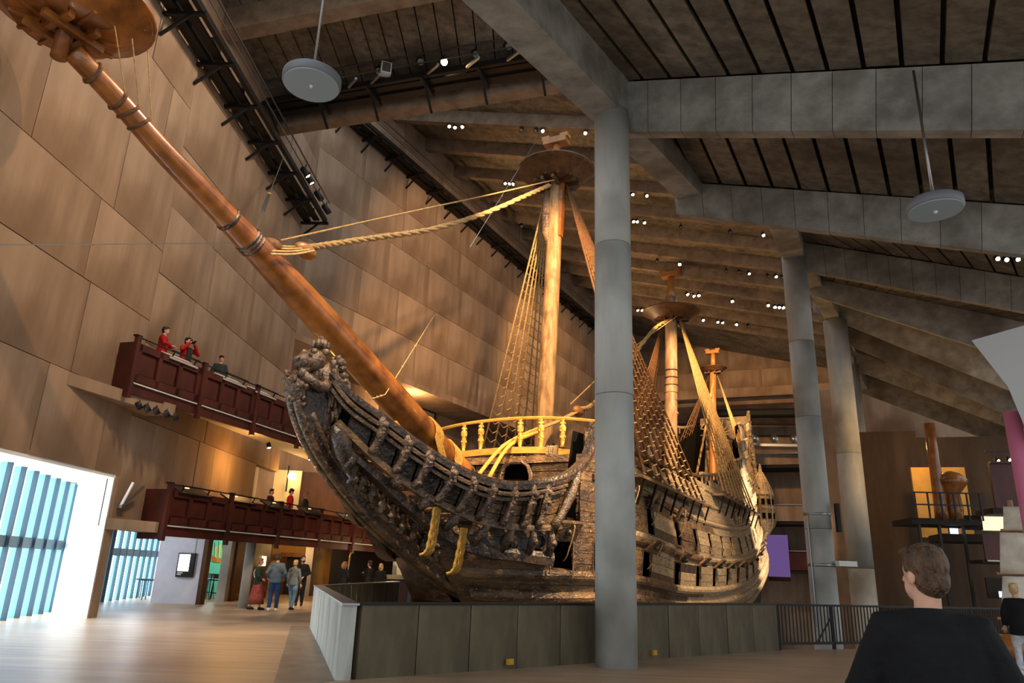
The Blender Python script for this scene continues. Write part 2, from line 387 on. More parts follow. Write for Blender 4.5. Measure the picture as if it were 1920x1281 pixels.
glazing('window_2', (-14.45, 28.1, 0), dirv(-9.5), 8, .82, 2.6, 1.75, .13, 2)

# ---- columns
def column(name, x, y, r, z0, z1, bands):
    c = thing(name, (x, y, z0), kind='structure')
    zs = [z0] + bands + [z1]
    for i in range(len(zs) - 1):
        b = MB(); rr = r * (1 + .006 * (i % 2))
        b.lathe((x, y, zs[i]), [(rr, 0), (rr, zs[i + 1] - zs[i] - .012)], 40)
        o = b.build('drum', M['conc_col'], c, True)
        for p in o.data.polygons: p.use_smooth = len(p.vertices) == 4
    return c
column('column_near', 2.04, 13.95, .375, 0, 11.35, [4.9, 8.1])
column('column_second', 10.24, 24.5, .42, -7, 12.95, [3.2, 6.9, 9.6])
column('column_third', 16.2, 34.5, .55, -7, 14.1, [2.2, 7.4])
column('column_fourth', 22.3, 46.0, .5, -7, 15.2, [4.4])
b = MB(); b.box((-9.2, 27.52, 1.2), (.01, .01, .01)); 
column('column_gallery', -9.2, 27.52, .17, 0, 2.3, [])
column('column_gallery_rear', -5.3, 37.5, .17, 0, 2.5, [])

# ---- side-aisle roof: frames (beams) with planks between
P_ = dirv(30.5, 9.8)
P0 = Vector((1.66, 14.19, 11.3)); SR = dirv(120.5)
def hexbeam(name, lb, lt, rb, rt, back, n=1):
    """cast beam: n form-board segments with thin joints round a core"""
    lb, lt, rb, rt = [Vector(q) for q in (lb, lt, rb, rt)]; back = Vector(back)
    o = thing(name, lb, kind='structure')
    for i in range(n):
        e = .006 / max(.1, (rb - lb).length) if n > 1 else 0
        t0, t1 = i / n + e, (i + 1) / n - e
        j = back.normalized() * random.uniform(-.006, .006)
        p = [lerp(lb, rb, t0) + j, lerp(lb, rb, t1) + j, lerp(lt, rt, t1) + j, lerp(lt, rt, t0) + j]
        q = MB().hexa([p[0], p[1], p[1] + back, p[0] + back, p[3], p[2], p[2] + back, p[3] + back]).build('segment' if n > 1 else 'beam', M['conc_beam'], o)
    if n > 1:
        c = [lb, rb, rb + back, lb + back, lt, rt, rt + back, lt + back]; m_ = sum(c, Vector()) / 8
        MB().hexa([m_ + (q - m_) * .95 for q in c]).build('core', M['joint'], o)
    return o
a0 = P0 - P_ * 14; a1 = P0 + P_ * 6.6
hexbeam('beam_ridge', a0, a0 + Vector((0, 0, 1.25)), a0 + SR * .72, a0 + SR * .72 + Vector((0, 0, 1.25)), a1 - a0)
FR = [  # frame beams: front face left-bottom, left-top, right-bottom, right-top
    ((2.2, 14.25, 11.1), (2.2, 14.25, 12.42), (8.96, 10.34, 8.82), (9.14, 10.24, 10.13)),
    ((4.79, 19.64, 11.95), (4.72, 19.68, 13.05), (12.41, 15.24, 8.81), (12.58, 15.14, 10.06)),
    ((10.54, 24.23, 12.26), (10.5, 24.25, 13.4), (16.69, 20.96, 9.54), (16.84, 20.88, 10.67)),
    ((13.3, 30.46, 13.87), (13.3, 30.46, 14.7), (18.85, 27.51, 10.55), (19.04, 27.41, 12.03)),
    ((15.4, 35.03, 14.78), (15.47, 34.99, 15.71), (22.35, 31.33, 9.9), (22.56, 31.22, 11.53)),
    ((19.17, 40.17, 14.9), (19.25, 40.13, 15.91), (25.88, 36.61, 9.94), (26.06, 36.51, 11.33)),
    ((22.73, 46.14, 14.92), (22.84, 46.08, 16.19), (30.05, 42.25, 10.41), (30.23, 42.16, 11.81)),
    ((26.28, 53.38, 15.35), (26.4, 53.32, 16.79), (34.58, 48.97, 10.43), (34.76, 48.87, 11.84))]
tops = []
for i, (lb, lt, rb, rt) in enumerate(FR):
    lb, lt, rb, rt = [Vector(q) for q in (lb, lt, rb, rt)]
    k = 1.5 if i < 3 else 1.25
    rb2, rt2 = lb + (rb - lb) * k, lt + (rt - lt) * k
    hexbeam('beam_aisle', lb, lt, rb2, rt2, dirv(30.5, 9.8) * .42, 16 if i < 3 else 1)
    tops.append((lt, rt2))
# longitudinal pieces between the frames
def longbeam(a, c, w=.75, h=1.0):
    a, c = Vector(a), Vector(c)
    b = MB(); b.bar(a, c, w, h, base=True); o = tag(b.build('beam_link', M['conc_beam']), kind='structure')
    md = o.modifiers.new('b', 'BEVEL'); md.width = .04; md.segments = 1
longbeam((7.55, 18.75, 11.35), (10.35, 24.75, 12.9)); longbeam((10.6, 25.0, 13.0), (13.6, 30.6, 14.2), .7)
longbeam((13.7, 30.7, 14.2), (16.3, 34.8, 14.1), .7); longbeam((16.4, 35.0, 14.2), (22.4, 46.4, 15.2), .8); longbeam((22.5, 46.6, 15.2), (27, 54, 15.5), .8)
def roof_planks(name, l0, l1, n, up=.05, th=.16, gap=.09):
    r = thing(name, lerp(l0[0], l1[0], .5), kind='structure')
    A, B, C, D = [Vector(q) for q in (*l0, *l1)]
    for i in range(n):
        t0, t1 = i / n, (i + 1) / n
        e = gap / 2 / (B - A).length
        p = [lerp(A, B, t0 + e), lerp(A, B, t1 - e), lerp(C, D, t1 - e), lerp(C, D, t0 + e)]
        dz = Vector((0, 0, up + random.uniform(-.015, .015)))
        MB().hexa([q + dz for q in p] + [q + dz + Vector((0, 0, th)) for q in p]).build('plank', M['plank'], r)
    MB().hexa([q + Vector((0, 0, .225)) for q in (A + (A - B) * .02 + (A - C) * .05, B + (B - A) * .02 + (B - D) * .05, D + (D - C) * .02 + (D - B) * .05, C + (C - D) * .02 + (C - A) * .05)] + [q + Vector((0, 0, .4)) for q in (A + (A - B) * .02 + (A - C) * .05, B + (B - A) * .02 + (B - D) * .05, D + (D - C) * .02 + (D - B) * .05, C + (C - D) * .02 + (C - A) * .05)]).build('backing', M['black'], r)
    return r
roof_planks('ceiling_aisle_front', (tops[0][0] - P_ * 14, tops[0][1] - P_ * 14), tops[0], 19)
for i in range(3):
    bk = P_ * .42
    roof_planks('ceiling_aisle', (tops[i][0] + bk, tops[i][1] + bk), tops[i + 1], 19 if i < 2 else 16)
b = MB()
for i in range(3, 7):
    a, c = tops[i], tops[i + 1]; b.hexa([a[0], a[1], c[1], c[0]] + [q + Vector((0, 0, .3)) for q in (a[0], a[1], c[1], c[0])])
tag(b.build('ceiling_aisle_rear', M['plank']), kind='structure')

# ---- front hall roof left of the ridge beam
TD = dirv(107)
def tbeam(y, z, L=19, w=.6, h=1.0, o0=0):
    p = on1(y, z); b = MB(); b.bar(p + TD * o0, p + TD * L, w, h, base=True); o = tag(b.build('beam_hall_front', M['conc_beam2']), kind='structure')
    return p
M['conc_beam2'] = mat('beam_concrete_warm', srgb(150, 132, 112), srgb(118, 100, 82), 1.6, .8, (1, 1, 1), .1, 16, spec=.25)
tbeam(27.9, 19.6, 15); tbeam(22.1, 19.75, 19); tbeam(16.4, 19.75, 19)
LA, LBk = on1(10, 20.75), on1(28.6, 20.75)
r = thing('ceiling_front', LA, kind='structure')
for i in range(22):    # planks run along the hall
    e = .72
    a = LA + TD * (i * e + .02); c = LBk + TD * (i * e + .02)
    MB().hexa([a, a + TD * (e - .05), c + TD * (e - .05), c] + [q + Vector((0, 0, .15)) for q in (a, a + TD * (e - .05), c + TD * (e - .05), c)]).build('plank', M['plank'], r)
MB().hexa([LA + Vector((0, 0, .3)), LA + TD * 19 + Vector((0, 0, .3)), LBk + TD * 19 + Vector((0, 0, .3)), LBk + Vector((0, 0, .3))] + [q + Vector((0, 0, .4)) for q in (LA, LA + TD * 19, LBk + TD * 19, LBk)]).build('backing', M['black'], r)

# ---- great hall roof: pitched frames
HD = dirv(112); SL = tan(radians(15))
hall = []
for k in range(11):
    t = (38.83 - CW.y) / D2.y + 3.63 * k
    L = on2(t, 27.75)
    hall.append(L)
    a = L - HD * .6 + Vector((0, 0, .6 * SL)); c = L + HD * 24 - Vector((0, 0, 24 * SL))
    b = MB(); b.bar(a, c, .42, 1.25, base=True); tag(b.build('beam_hall', M['conc_beam2']), kind='structure')
b = MB(); a = on2(3, 29.1) - HD * 2; c = on2(56, 29.1) - HD * 2; dn = HD * 30 - Vector((0, 0, 30 * SL))
b.hexa([a, c, c + dn, a + dn] + [q + Vector((0, 0, .3)) for q in (a, c, c + dn, a + dn)]); tag(b.build('ceiling_hall', M['plank']), kind='structure')

# ---- far end wall and right flank
EP = on2(54); ED = dirv(112); EN = Vector((-ED.y, ED.x, 0)) * -1
if EN.y > 0: EN = -EN
wall_panels('wall_end', EP, ED, EN, -1, 46, 21.2, 29.5, 2.6, 3, 6, M['conc_wall'], None, 8)
b = MB(); b.bar(EP + EN * .4 + Vector((0, 0, 20.3)) , EP + ED * 30 + EN * .4 + Vector((0, 0, 20.3)), .8, 1.0, base=True); tag(b.build('trim_1', M['conc_wall']), kind='structure')
b = MB(); b.bar(EP - EN * 5 + Vector((0, 0, -7)), EP + ED * 46 - EN * 5 + Vector((0, 0, -7)), .4, 29, base=True); tag(b.build('wall_end_recess', M['conc_wall']), kind='structure')
b = MB(); b.hexa([EP + EN * .1 + Vector((0, 0, 19.6)), EP + ED * 40 + EN * .1 + Vector((0, 0, 19.6)), EP + ED * 40 - EN * 5 + Vector((0, 0, 18.2)), EP - EN * 5 + Vector((0, 0, 18.2))] + [q + Vector((0, 0, .4)) for q in (EP + EN * .1 + Vector((0, 0, 19.6)), EP + ED * 40 + EN * .1 + Vector((0, 0, 19.6)), EP + ED * 40 - EN * 5 + Vector((0, 0, 18.2)), EP - EN * 5 + Vector((0, 0, 18.2)))])
tag(b.build('ceiling_end', M['woodwarm']), kind='structure') if 'woodwarm' in M else tag(b.build('ceiling_end', M['conc_wall']), kind='structure')
# left-wall gallery recess behind the ledge
RW = CW - N2 * 3.2
b = MB(); b.bar(RW + Vector((0, 0, 4)), RW + D2 * 60 + Vector((0, 0, 4)), .3, 9, base=True); tag(b.build('wall_gallery_recess', M['conc_wall']), kind='structure')
b = MB(); b.hexa([CW + Vector((0, 0, 11.9)), CW + D2 * 58 + Vector((0, 0, 11.9)), RW + D2 * 58 + Vector((0, 0, 11.9)), RW + Vector((0, 0, 11.9))] + [q + Vector((0, 0, .4)) for q in (CW + Vector((0, 0, 11.9)), CW + D2 * 58 + Vector((0, 0, 11.9)), RW + D2 * 58 + Vector((0, 0, 11.9)), RW + Vector((0, 0, 11.9)))])
tag(b.build('soffit_gallery', M['conc_wall']), kind='structure')

# ================================================================== THE SHIP
FM = Vector((1.6, 31.96, 0)); _a = radians(26.5)
SU, SV = Vector((sin(_a), cos(_a), 0)), Vector((cos(_a), -sin(_a), 0))    # aft, port
def S(s, o, z): return FM + SU * s + SV * o + Vector((0, 0, z))
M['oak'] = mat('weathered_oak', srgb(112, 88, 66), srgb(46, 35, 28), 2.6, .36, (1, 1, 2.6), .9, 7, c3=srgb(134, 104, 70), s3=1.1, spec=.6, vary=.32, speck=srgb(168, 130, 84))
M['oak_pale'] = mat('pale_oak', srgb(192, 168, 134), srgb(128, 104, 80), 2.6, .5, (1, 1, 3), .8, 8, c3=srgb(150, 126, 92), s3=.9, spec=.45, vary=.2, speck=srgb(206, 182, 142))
M['oak_dark'] = mat('black_oak', srgb(60, 48, 42), srgb(28, 22, 20), 4.0, .33, (1, 1, 1), .9, 9, c3=srgb(88, 64, 46), s3=2.4, spec=.7, vary=.25, speck=srgb(112, 88, 66))
M['oak_carved'] = mat('carved_oak', srgb(104, 80, 62), srgb(36, 27, 22), 7.0, .34, (1, 1, 1), 1.0, 16, c3=srgb(134, 108, 84), s3=3.0, spec=.7, vary=.25, speck=srgb(150, 122, 92))
M['pine'] = mat('oiled_pine', srgb(178, 122, 62), srgb(140, 88, 40), 2.0, .38, (1, 1, .2), .06, 8, spec=.5, coat=.15)
M['pine_dark'] = mat('varnished_pine', srgb(170, 104, 44), srgb(112, 62, 24), 1.6, .32, (1, 1, 1), .05, 8, spec=.5, coat=.25)
M['top_wood'] = mat('top_wood', srgb(96, 64, 36), srgb(62, 40, 22), 3, .4, (1, 1, 1), .1, 10, spec=.5)
M['pine_new'] = mat('new_timber', srgb(214, 168, 78), srgb(190, 138, 58), 3, .45, (1, 1, 4), .05, spec=.4)
M['mast_old'] = mat('old_mast', srgb(196, 160, 112), srgb(122, 90, 58), 4.5, .6, (1, 1, .15), .35, 10, c3=srgb(120, 92, 62), s3=1.2, spec=.35)
M['rope'] = mat('hemp_rope', srgb(206, 172, 118), srgb(160, 124, 78), 12, .8, (1, 1, 1), .5, 60, spec=.25)
M['rope_tar'] = mat('tarred_rope', srgb(128, 90, 56), srgb(84, 56, 34), 12, .7, (1, 1, 1), .4, 60, spec=.3)
M['rope_gold'] = mat('yellow_rope', srgb(214, 166, 80), srgb(170, 122, 48), 14, .75, (1, 1, 1), .6, 50, spec=.3)
M['gold'] = mat('carved_gilt', srgb(214, 168, 72), srgb(150, 104, 34), 8, .5, (1, 1, 1), .5, 20, spec=.5)
M['void'] = mat('interior_shade', srgb(9, 8, 7), rough=.9, spec=.1)  # near-black colour stands for the shade inside openings
ship = thing('warship', S(10, 0, -7), 'dark oak sailing warship with three masts and carved beakhead in the dock', 'ship')

PLAN = spline([(-9.0, .2, 0), (-8.75, .75, 0), (-8.3, 1.45, 0), (-7.6, 2.2, 0), (-6.7, 2.9, 0), (-5.6, 3.5, 0), (-4.2, 3.98, 0), (-2, 4.4, 0), (2, 4.7, 0), (8, 4.85, 0), (16, 4.9, 0), (24, 4.85, 0), (30, 4.65, 0), (35, 4.35, 0), (39, 3.95, 0), (42, 3.5, 0), (43.6, 3.2, 0)], 8)
PU = [0.0]
for i in range(1, len(PLAN)): PU.append(PU[-1] + (PLAN[i] - PLAN[i - 1]).length)
UMAX = PU[-1]
def plan(u):
    u = max(0.0, min(UMAX, u))
    lo, hi = 0, len(PU) - 1
    while hi - lo > 1:
        m = (lo + hi) // 2
        if PU[m] <= u: lo = m
        else: hi = m
    t = (u - PU[lo]) / (PU[hi] - PU[lo]); q = PLAN[lo].lerp(PLAN[hi], t); return q.x, q.y
def u_of(s):
    for i in range(1, len(PU)):
        if PLAN[i].x >= s: return PU[i - 1] + (PU[i] - PU[i - 1]) * (s - PLAN[i - 1].x) / (PLAN[i].x - PLAN[i - 1].x)
    return UMAX
SHEER = [(-10, .55), (-7, .5), (-3, .48), (0, .36), (4, .08), (8, 0), (13, 0), (18, .16), (22, .4), (26, .85), (30, 1.55), (36, 2.7), (44, 4.2)]
TF = [(-7, .1), (-5, .45), (-3, .72), (-1, .9), (1, .985), (2, 1), (3.2, 1), (5, .94), (6.7, .87), (10, .78), (14, .68), (18, .6)]
def hullp(u, zeta, side=1):
    s, o = plan(u); z = zeta + smoothp(s, SHEER)
    tf = piece(z, TF)
    if z > 2: tf = 1 + (tf - 1) * max(0, min(1, (s + 3) / 8))
    sh = piece(z, [(-7, 9), (-3, 6.0), (0, 2.6), (.6, 1.9), (1.25, 1.0), (2.0, 0)]) * max(0, 1 - u / 10)
    return S(s + sh, o * tf * side, z)
def hulln(u, zeta, side=1):
    a = hullp(u + .05, zeta, side) - hullp(u - .05, zeta, side); b_ = hullp(u, zeta + .05, side) - hullp(u, zeta - .05, side)
    n = a.cross(b_); n.normalize()
    if n.dot(SV) * side < 0: n = -n
    return n
TOP = [(-9, 3.0), (-5.3, 3.0), (-5.2, 6.1), (-3, 6.0), (0, 5.75), (5, 6.3), (14, 6.9), (20, 7.6), (26, 8.2), (26.2, 8.9), (31, 9.3), (31.2, 10.4), (36, 10.9), (36.2, 11.8), (44, 12.2)]
# inner shell of the hull (seen as darkness through the ports)
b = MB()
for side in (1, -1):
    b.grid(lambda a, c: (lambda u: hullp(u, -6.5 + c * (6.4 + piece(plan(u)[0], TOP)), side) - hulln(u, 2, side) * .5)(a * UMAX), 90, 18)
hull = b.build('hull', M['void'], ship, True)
# ports: (s, zeta centre, half length)
PORT_LO = [-4.1, -.3, 3.8, 7.6, 11.3, 15.0, 18.4, 21.9, 25.0, 27.8, 30.5, 33.2, 36.0]
PORT_UP = [-2.2, .3, 4.15, 7.5, 10.75, 14, 17, 20.2, 23.4, 26.0, 28.6, 31.2]
Z0, DZ = -.72, .35
ports = [(u_of(-6.0), 1.55, .46, 'bow')] + [(u_of(s), 1.55, .46, 'lo') for s in PORT_LO] + [(u_of(s), 3.30, .4, 'up') for s in PORT_UP]
def plank_mesh(u0, u1, za, zb, off, th, m, side=1, wob=.0, ph=0.0, nv=1):
    n = max(2, int(math.ceil((u1 - u0) / (.55 if u0 < 8 else 1.1))))
    fn = lambda a, c: hullp(u0 + a * (u1 - u0), za + c * (zb - za), side) + hulln(u0 + a * (u1 - u0), (za + zb) / 2, side) * (off + wob * sin(ph + a * 7) + (wob * .8 * sin(ph * 3 + a * 17)))
    nf = lambda a, c: hulln(u0 + a * (u1 - u0), (za + zb) / 2, side)
    return MB().shell(fn, n, nv, nf, th)
def cutp(za, zb, side):
    r = []
    if side > 0:
        for (u, z, hw, k) in ports:
            if za < z + .34 and zb > z - .34: r.append((u - hw, u + hw))
    return sorted(r)
NPL = 0
rnd = random.Random(5)
for side in (1, -1):
    k = 0
    while True:
        za = Z0 + k * DZ; zb = za + DZ - .014
        if za > 12.2: break
        k += 1
        # extent where this strake lies under the sheer top
        us = [u_ for u_ in [i * .25 for i in range(int(UMAX / .25) + 1)] if piece(plan(u_)[0], TOP) >= zb - .03 and (side > 0 or plan(u_)[0] < -1)]
        if side < 0 and za > 3: break
        if not us: continue
        runs = []; a0 = us[0]; pv = us[0]
        for u_ in us[1:] + [1e9]:
            if u_ - pv > .3:
                if pv - a0 > .6: runs.append((a0, pv))
                a0 = u_
            pv = u_
        for (ra, rb) in runs:
            cuts = cutp(za, zb, side); segs = []; cur = ra
            for (c0, c1) in cuts:
                if c1 <= cur or c0 >= rb: continue
                if c0 - cur > .12: segs.append((cur, c0))
                cur = max(cur, c1)
            if rb - cur > .12: segs.append((cur, rb))
            for (sa, sb) in segs:
                u = sa
                while u < sb - .01:
                    L = rnd.uniform(3.5, 6.5) if u < 14 else rnd.uniform(7, 13)
                    if sb - u - L < 1.6: L = sb - u
                    s_mid = plan(u + L / 2)[0]
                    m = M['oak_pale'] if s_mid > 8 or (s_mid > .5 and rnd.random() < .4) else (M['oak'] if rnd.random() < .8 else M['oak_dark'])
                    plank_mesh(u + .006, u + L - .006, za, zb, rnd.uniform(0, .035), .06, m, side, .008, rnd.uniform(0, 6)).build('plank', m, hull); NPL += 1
                    u += L
# wales: thick strakes standing proud
for zc, hh, pr, ua, ub in ((2.42, .3, .17, u_of(-3.5), UMAX), (.98, .32, .16, .6, UMAX), (.3, .34, .2, .6, UMAX), (-.35, .3, .16, .6, UMAX), (4.35, .22, .12, u_of(-4.6), UMAX), (5.35, .16, .1, u_of(-1), UMAX), (6.25, .16, .12, u_of(12), UMAX), (7.6, .16, .12, u_of(21), UMAX), (8.8, .16, .12, u_of(27), UMAX), (10.3, .16, .12, u_of(32), UMAX)):
    n = 4; 
    for i in range(n):
        a, c = ua + (ub - ua) * i / n, ua + (ub - ua) * (i + 1) / n - .02
        nn = max(4, int((c - a) / .7))
        fn = lambda p, q: hullp(a + p * (c - a), zc - hh / 2 + q * hh) + hulln(a + p * (c - a), zc) * (pr * (1 if .2 < q < .8 else .55))
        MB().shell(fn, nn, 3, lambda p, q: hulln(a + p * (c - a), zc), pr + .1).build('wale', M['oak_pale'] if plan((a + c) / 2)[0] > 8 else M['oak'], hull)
# port frames, lids, ropes
for (u, z, hw, k) in ports:
    c = hullp(u, z); n = hulln(u, z); t = (hullp(u + .1, z) - hullp(u - .1, z)).normalized(); up = t.cross(n).normalized()
    if up.z < 0: up = -up
    g = MB(); hh = .5
    for sg in (-1, 1):
        g.bar(c + t * (hw + .03) * sg - up * hh + n * .02, c + t * (hw + .03) * sg + up * hh + n * .02, .05, .03, n)
        g.bar(c + up * (hh + .03) * sg - t * (hw + .07) + n * .02, c + up * (hh + .03) * sg + t * (hw + .07) + n * .02, .05, .03, n)
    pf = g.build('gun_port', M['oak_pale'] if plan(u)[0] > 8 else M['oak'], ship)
    if k == 'up' and plan(u)[0] > 6: continue
    hp = c + up * (hh + .06) + n * .1
    d = (n * .55 + up * .83).normalized() if k != 'lo' else (n * .72 + up * .7).normalized()
    hgt = .66 if k != 'lo' else .6
    g = MB(); nn = t.cross(d).normalized()
    for i in range(2):
        a = hp + t * (-hw - .02 + i * (hw + .03)) + t * (hw * .5); g.bar(a, a + d * hgt, hw + .0, .1, nn)
    lid = g.build('port_lid', M['oak'], pf)
    if k == 'bow' or k == 'up' or plan(u)[0] < 2:
        fc = hp + d * hgt * .5 - nn * (.08 if nn.dot(n) < 0 else -.08)
        MB().ball(fc, (.12, .12, .12), 10, 6).build('lion_mask', M['oak_dark'], pf, True)
        e = hp + d * hgt * .9 + t * .12
        MB().tube(spline([e, e - up * .15 + n * .06, c + up * .1 + t * .1 + n * .18, c + t * .06 - up * .12 + n * .02], 4), .022, 5).build('lid_rope', M['rope'], pf, True)
    else:
        fc = hp + d * hgt * .5 - up * .12
        MB().ball(fc, (.16, .16, .13), 8, 5).build('lion_mask', M['oak_dark'], pf, True)

# ---- cutwater (knee of the head): tapering plate on the centreline
OUT = [(-15.83, 6.2), (-15.9, 5.9), (-15.76, 5.5), (-15.51, 5.05), (-15.08, 4.55), (-14.48, 4.04), (-13.5, 3.39), (-12.22, 2.72), (-10.83, 2.13), (-8.99, 1.41), (-7.28, .84), (-6.15, .48), (-4.6, -.3), (-2.6, -2), (-1, -6)]
INN = [(-14.9, 6.2), (-14.9, 5.9), (-14.8, 5.6), (-14.5, 5.3), (-14.0, 4.85), (-13.3, 4.4), (-12.2, 3.75), (-10.9, 3.1), (-9.4, 2.55), (-7.6, 1.95), (-5.9, 1.45), (-4.7, 1.1), (-3.0, .2), (-1.0, -1.6), (1.0, -6)]
def dens(pts, k=5): return [(q.x, q.y) for q in spline([(a, c, 0) for a, c in pts], k)]
OD, ID = dens(OUT), dens(INN)
b = MB(); n = len(OD)
sec = lambda i: [S(*((OD[i][0]), .1, OD[i][1])), S(OD[i][0] * .7 + ID[i][0] * .3, .2, OD[i][1] * .7 + ID[i][1] * .3), S(ID[i][0], .3, ID[i][1]), S(ID[i][0], -.3, ID[i][1]), S(OD[i][0] * .7 + ID[i][0] * .3, -.2, OD[i][1] * .7 + ID[i][1] * .3), S(OD[i][0], -.1, OD[i][1])]
vs = [p for i in range(n) for p in sec(i)]
fs = [(i * 6 + k, i * 6 + (k + 1) % 6, (i + 1) * 6 + (k + 1) % 6, (i + 1) * 6 + k) for i in range(n - 1) for k in range(6)] + [tuple(range(6)), tuple(range((n - 1) * 6, n * 6))]
b.add(vs, fs); cut = b.build('cutwater', M['oak_dark'], ship)
for fr, r_, i0, i1 in ((.02, .12, 6, n - 14), (.36, .09, 14, n - 14), (.7, .07, 22, n - 16)):
    for sd in (1, -1):
        P = [S(OD[i][0] + (ID[i][0] - OD[i][0]) * fr, sd * (.1 + .22 * fr), OD[i][1] + (ID[i][1] - OD[i][1]) * fr) for i in range(i0, i1, 2)]
        MB().tube(P, r_, 6).build('moulding', M['oak'], cut, True)
# smaller carvings along the cutwater
def carving(parent, c, h, r, tilt=(0, 0, 1), seed=0, m='oak_carved', nm='carving'):
    rr = random.Random(seed); ax = Vector(tilt).normalized(); g = MB()
    P = [Vector(c) + ax * (h * (i / 7 - .5)) + Vector((rr.uniform(-1, 1), rr.uniform(-1, 1), 0)) * r * .18 for i in range(8)]
    R = [r * q * rr.uniform(.85, 1.15) for q in (.55, .8, .7, .95, 1.1, .9, .6, .75)]
    g.tube(P, R, 7)
    g.ball(P[-1] + ax * r * .5, r * .78, 7, 5)
    for j in range(5):
        g.ball(P[1 + j] + Vector((rr.uniform(-1, 1), rr.uniform(-1, 1), rr.uniform(-.5, .5))) * r * .7, r * rr.uniform(.3, .55), 6, 4)
    return g.build(nm, M[m], parent, True)
for j in range(16):
    i = int(22 + (n - 42) * j / 15); f = .52
    c = S(OD[i][0] + (ID[i][0] - OD[i][0]) * f, .3, OD[i][1] + (ID[i][1] - OD[i][1]) * f)
    carving(cut, c, .42, .12, (0.1, -.1, 1), j)
# carved fish-like scroll with a round head below the lion
g = MB(); g.tube([S(-14.75, .52, 4.95), S(-14.62, .55, 4.8), S(-14.4, .58, 4.5), S(-14.2, .56, 4.2), S(-14.0, .55, 4.0), S(-13.75, .52, 3.75), S(-13.9, .5, 3.6)], [.05, .2, .27, .2, .17, .12, .06], 10)
g.ball(S(-14.1, .62, 4.12), .2, 10, 7); g.ball(S(-13.72, .55, 3.72), .13, 8, 6); g.build('carved_scroll', M['oak_dark'], cut, True)

# ---- beakhead rails
R1 = [(-14.9, .42, 6.35), (-14.39, .7, 5.82), (-13.38, 1.12, 5.33), (-12.36, 1.58, 4.8), (-11.29, 2.1, 4.33), (-10.01, 2.7, 4.02), (-8.54, 3.2, 4.12), (-6.7, 3.7, 4.58), (-5.25, 3.9, 5.45), (-4.5, 3.95, 6.75)]
R2 = [(-14.5, .42, 5.1), (-13.17, .85, 4.25), (-12.14, 1.25, 3.71), (-11.07, 1.7, 3.29), (-10.04, 2.2, 2.97), (-8.85, 2.7, 2.84), (-7.12, 3.3, 2.92), (-6.2, 3.5, 3.1)]
R4 = [(-14.18, .42, 4.5), (-13.05, .55, 4.02), (-11.57, .85, 3.22), (-9.87, 1.35, 2.42), (-8.89, 1.85, 2.14), (-7.54, 2.6, 2.02), (-6.5, 3.05, 1.95)]
def rail(pts, w, h, name, m, side=1, parent=ship, k=6):
    P = spline([(a, o * side, z) for a, o, z in pts], k); P = [S(*q) for q in P]
    g = MB(); vs = []; 
    for i, p in enumerate(P):
        d = (P[min(i + 1, len(P) - 1)] - P[max(i - 1, 0)]).normalized(); sd = d.cross(Vector((0, 0, 1))).normalized(); up = sd.cross(d)
        ww, hh = (w[0] + (w[1] - w[0]) * i / (len(P) - 1)) if isinstance(w, tuple) else w, (h[0] + (h[1] - h[0]) * i / (len(P) - 1)) if isinstance(h, tuple) else h
        vs += [p + sd * ww * a + up * hh * c for a, c in ((-.5, -.5), (.5, -.5), (.62, .1), (.5, .5), (-.5, .5))]
    m5 = len(P); fs = [(i * 5 + k_, i * 5 + (k_ + 1) % 5, (i + 1) * 5 + (k_ + 1) % 5, (i + 1) * 5 + k_) for i in range(m5 - 1) for k_ in range(5)] + [(4, 3, 2, 1, 0), tuple(range(m5 * 5 - 5, m5 * 5))]
    return g.add(vs, fs).build(name, M[m], parent)
def along(pts, s, k=12):
    P = spline(pts, k)
    for a, c in zip(P, P[1:]):
        if a.x <= s <= c.x: return a.lerp(c, (s - a.x) / max(1e-6, c.x - a.x))
    return P[0] if s < P[0].x else P[-1]
for sd in (1, -1):
    rail(R1, (.16, .3), (.16, .34), 'beak_rail', 'oak_dark', sd)
    rail([(a, o + .06, z - .26) for a, o, z in R1[:8]], .1, .12, 'beak_moulding', 'oak', sd)
    rail([(a, o, z - .42) for a, o, z in R1[:8]], .08, .1, 'beak_moulding', 'oak_carved', sd)
    rail(R2, .16, .18, 'beak_rail', 'oak', sd)
    rail(R4, (.2, .5), (.22, .42), 'beak_cheek', 'oak_dark', sd)
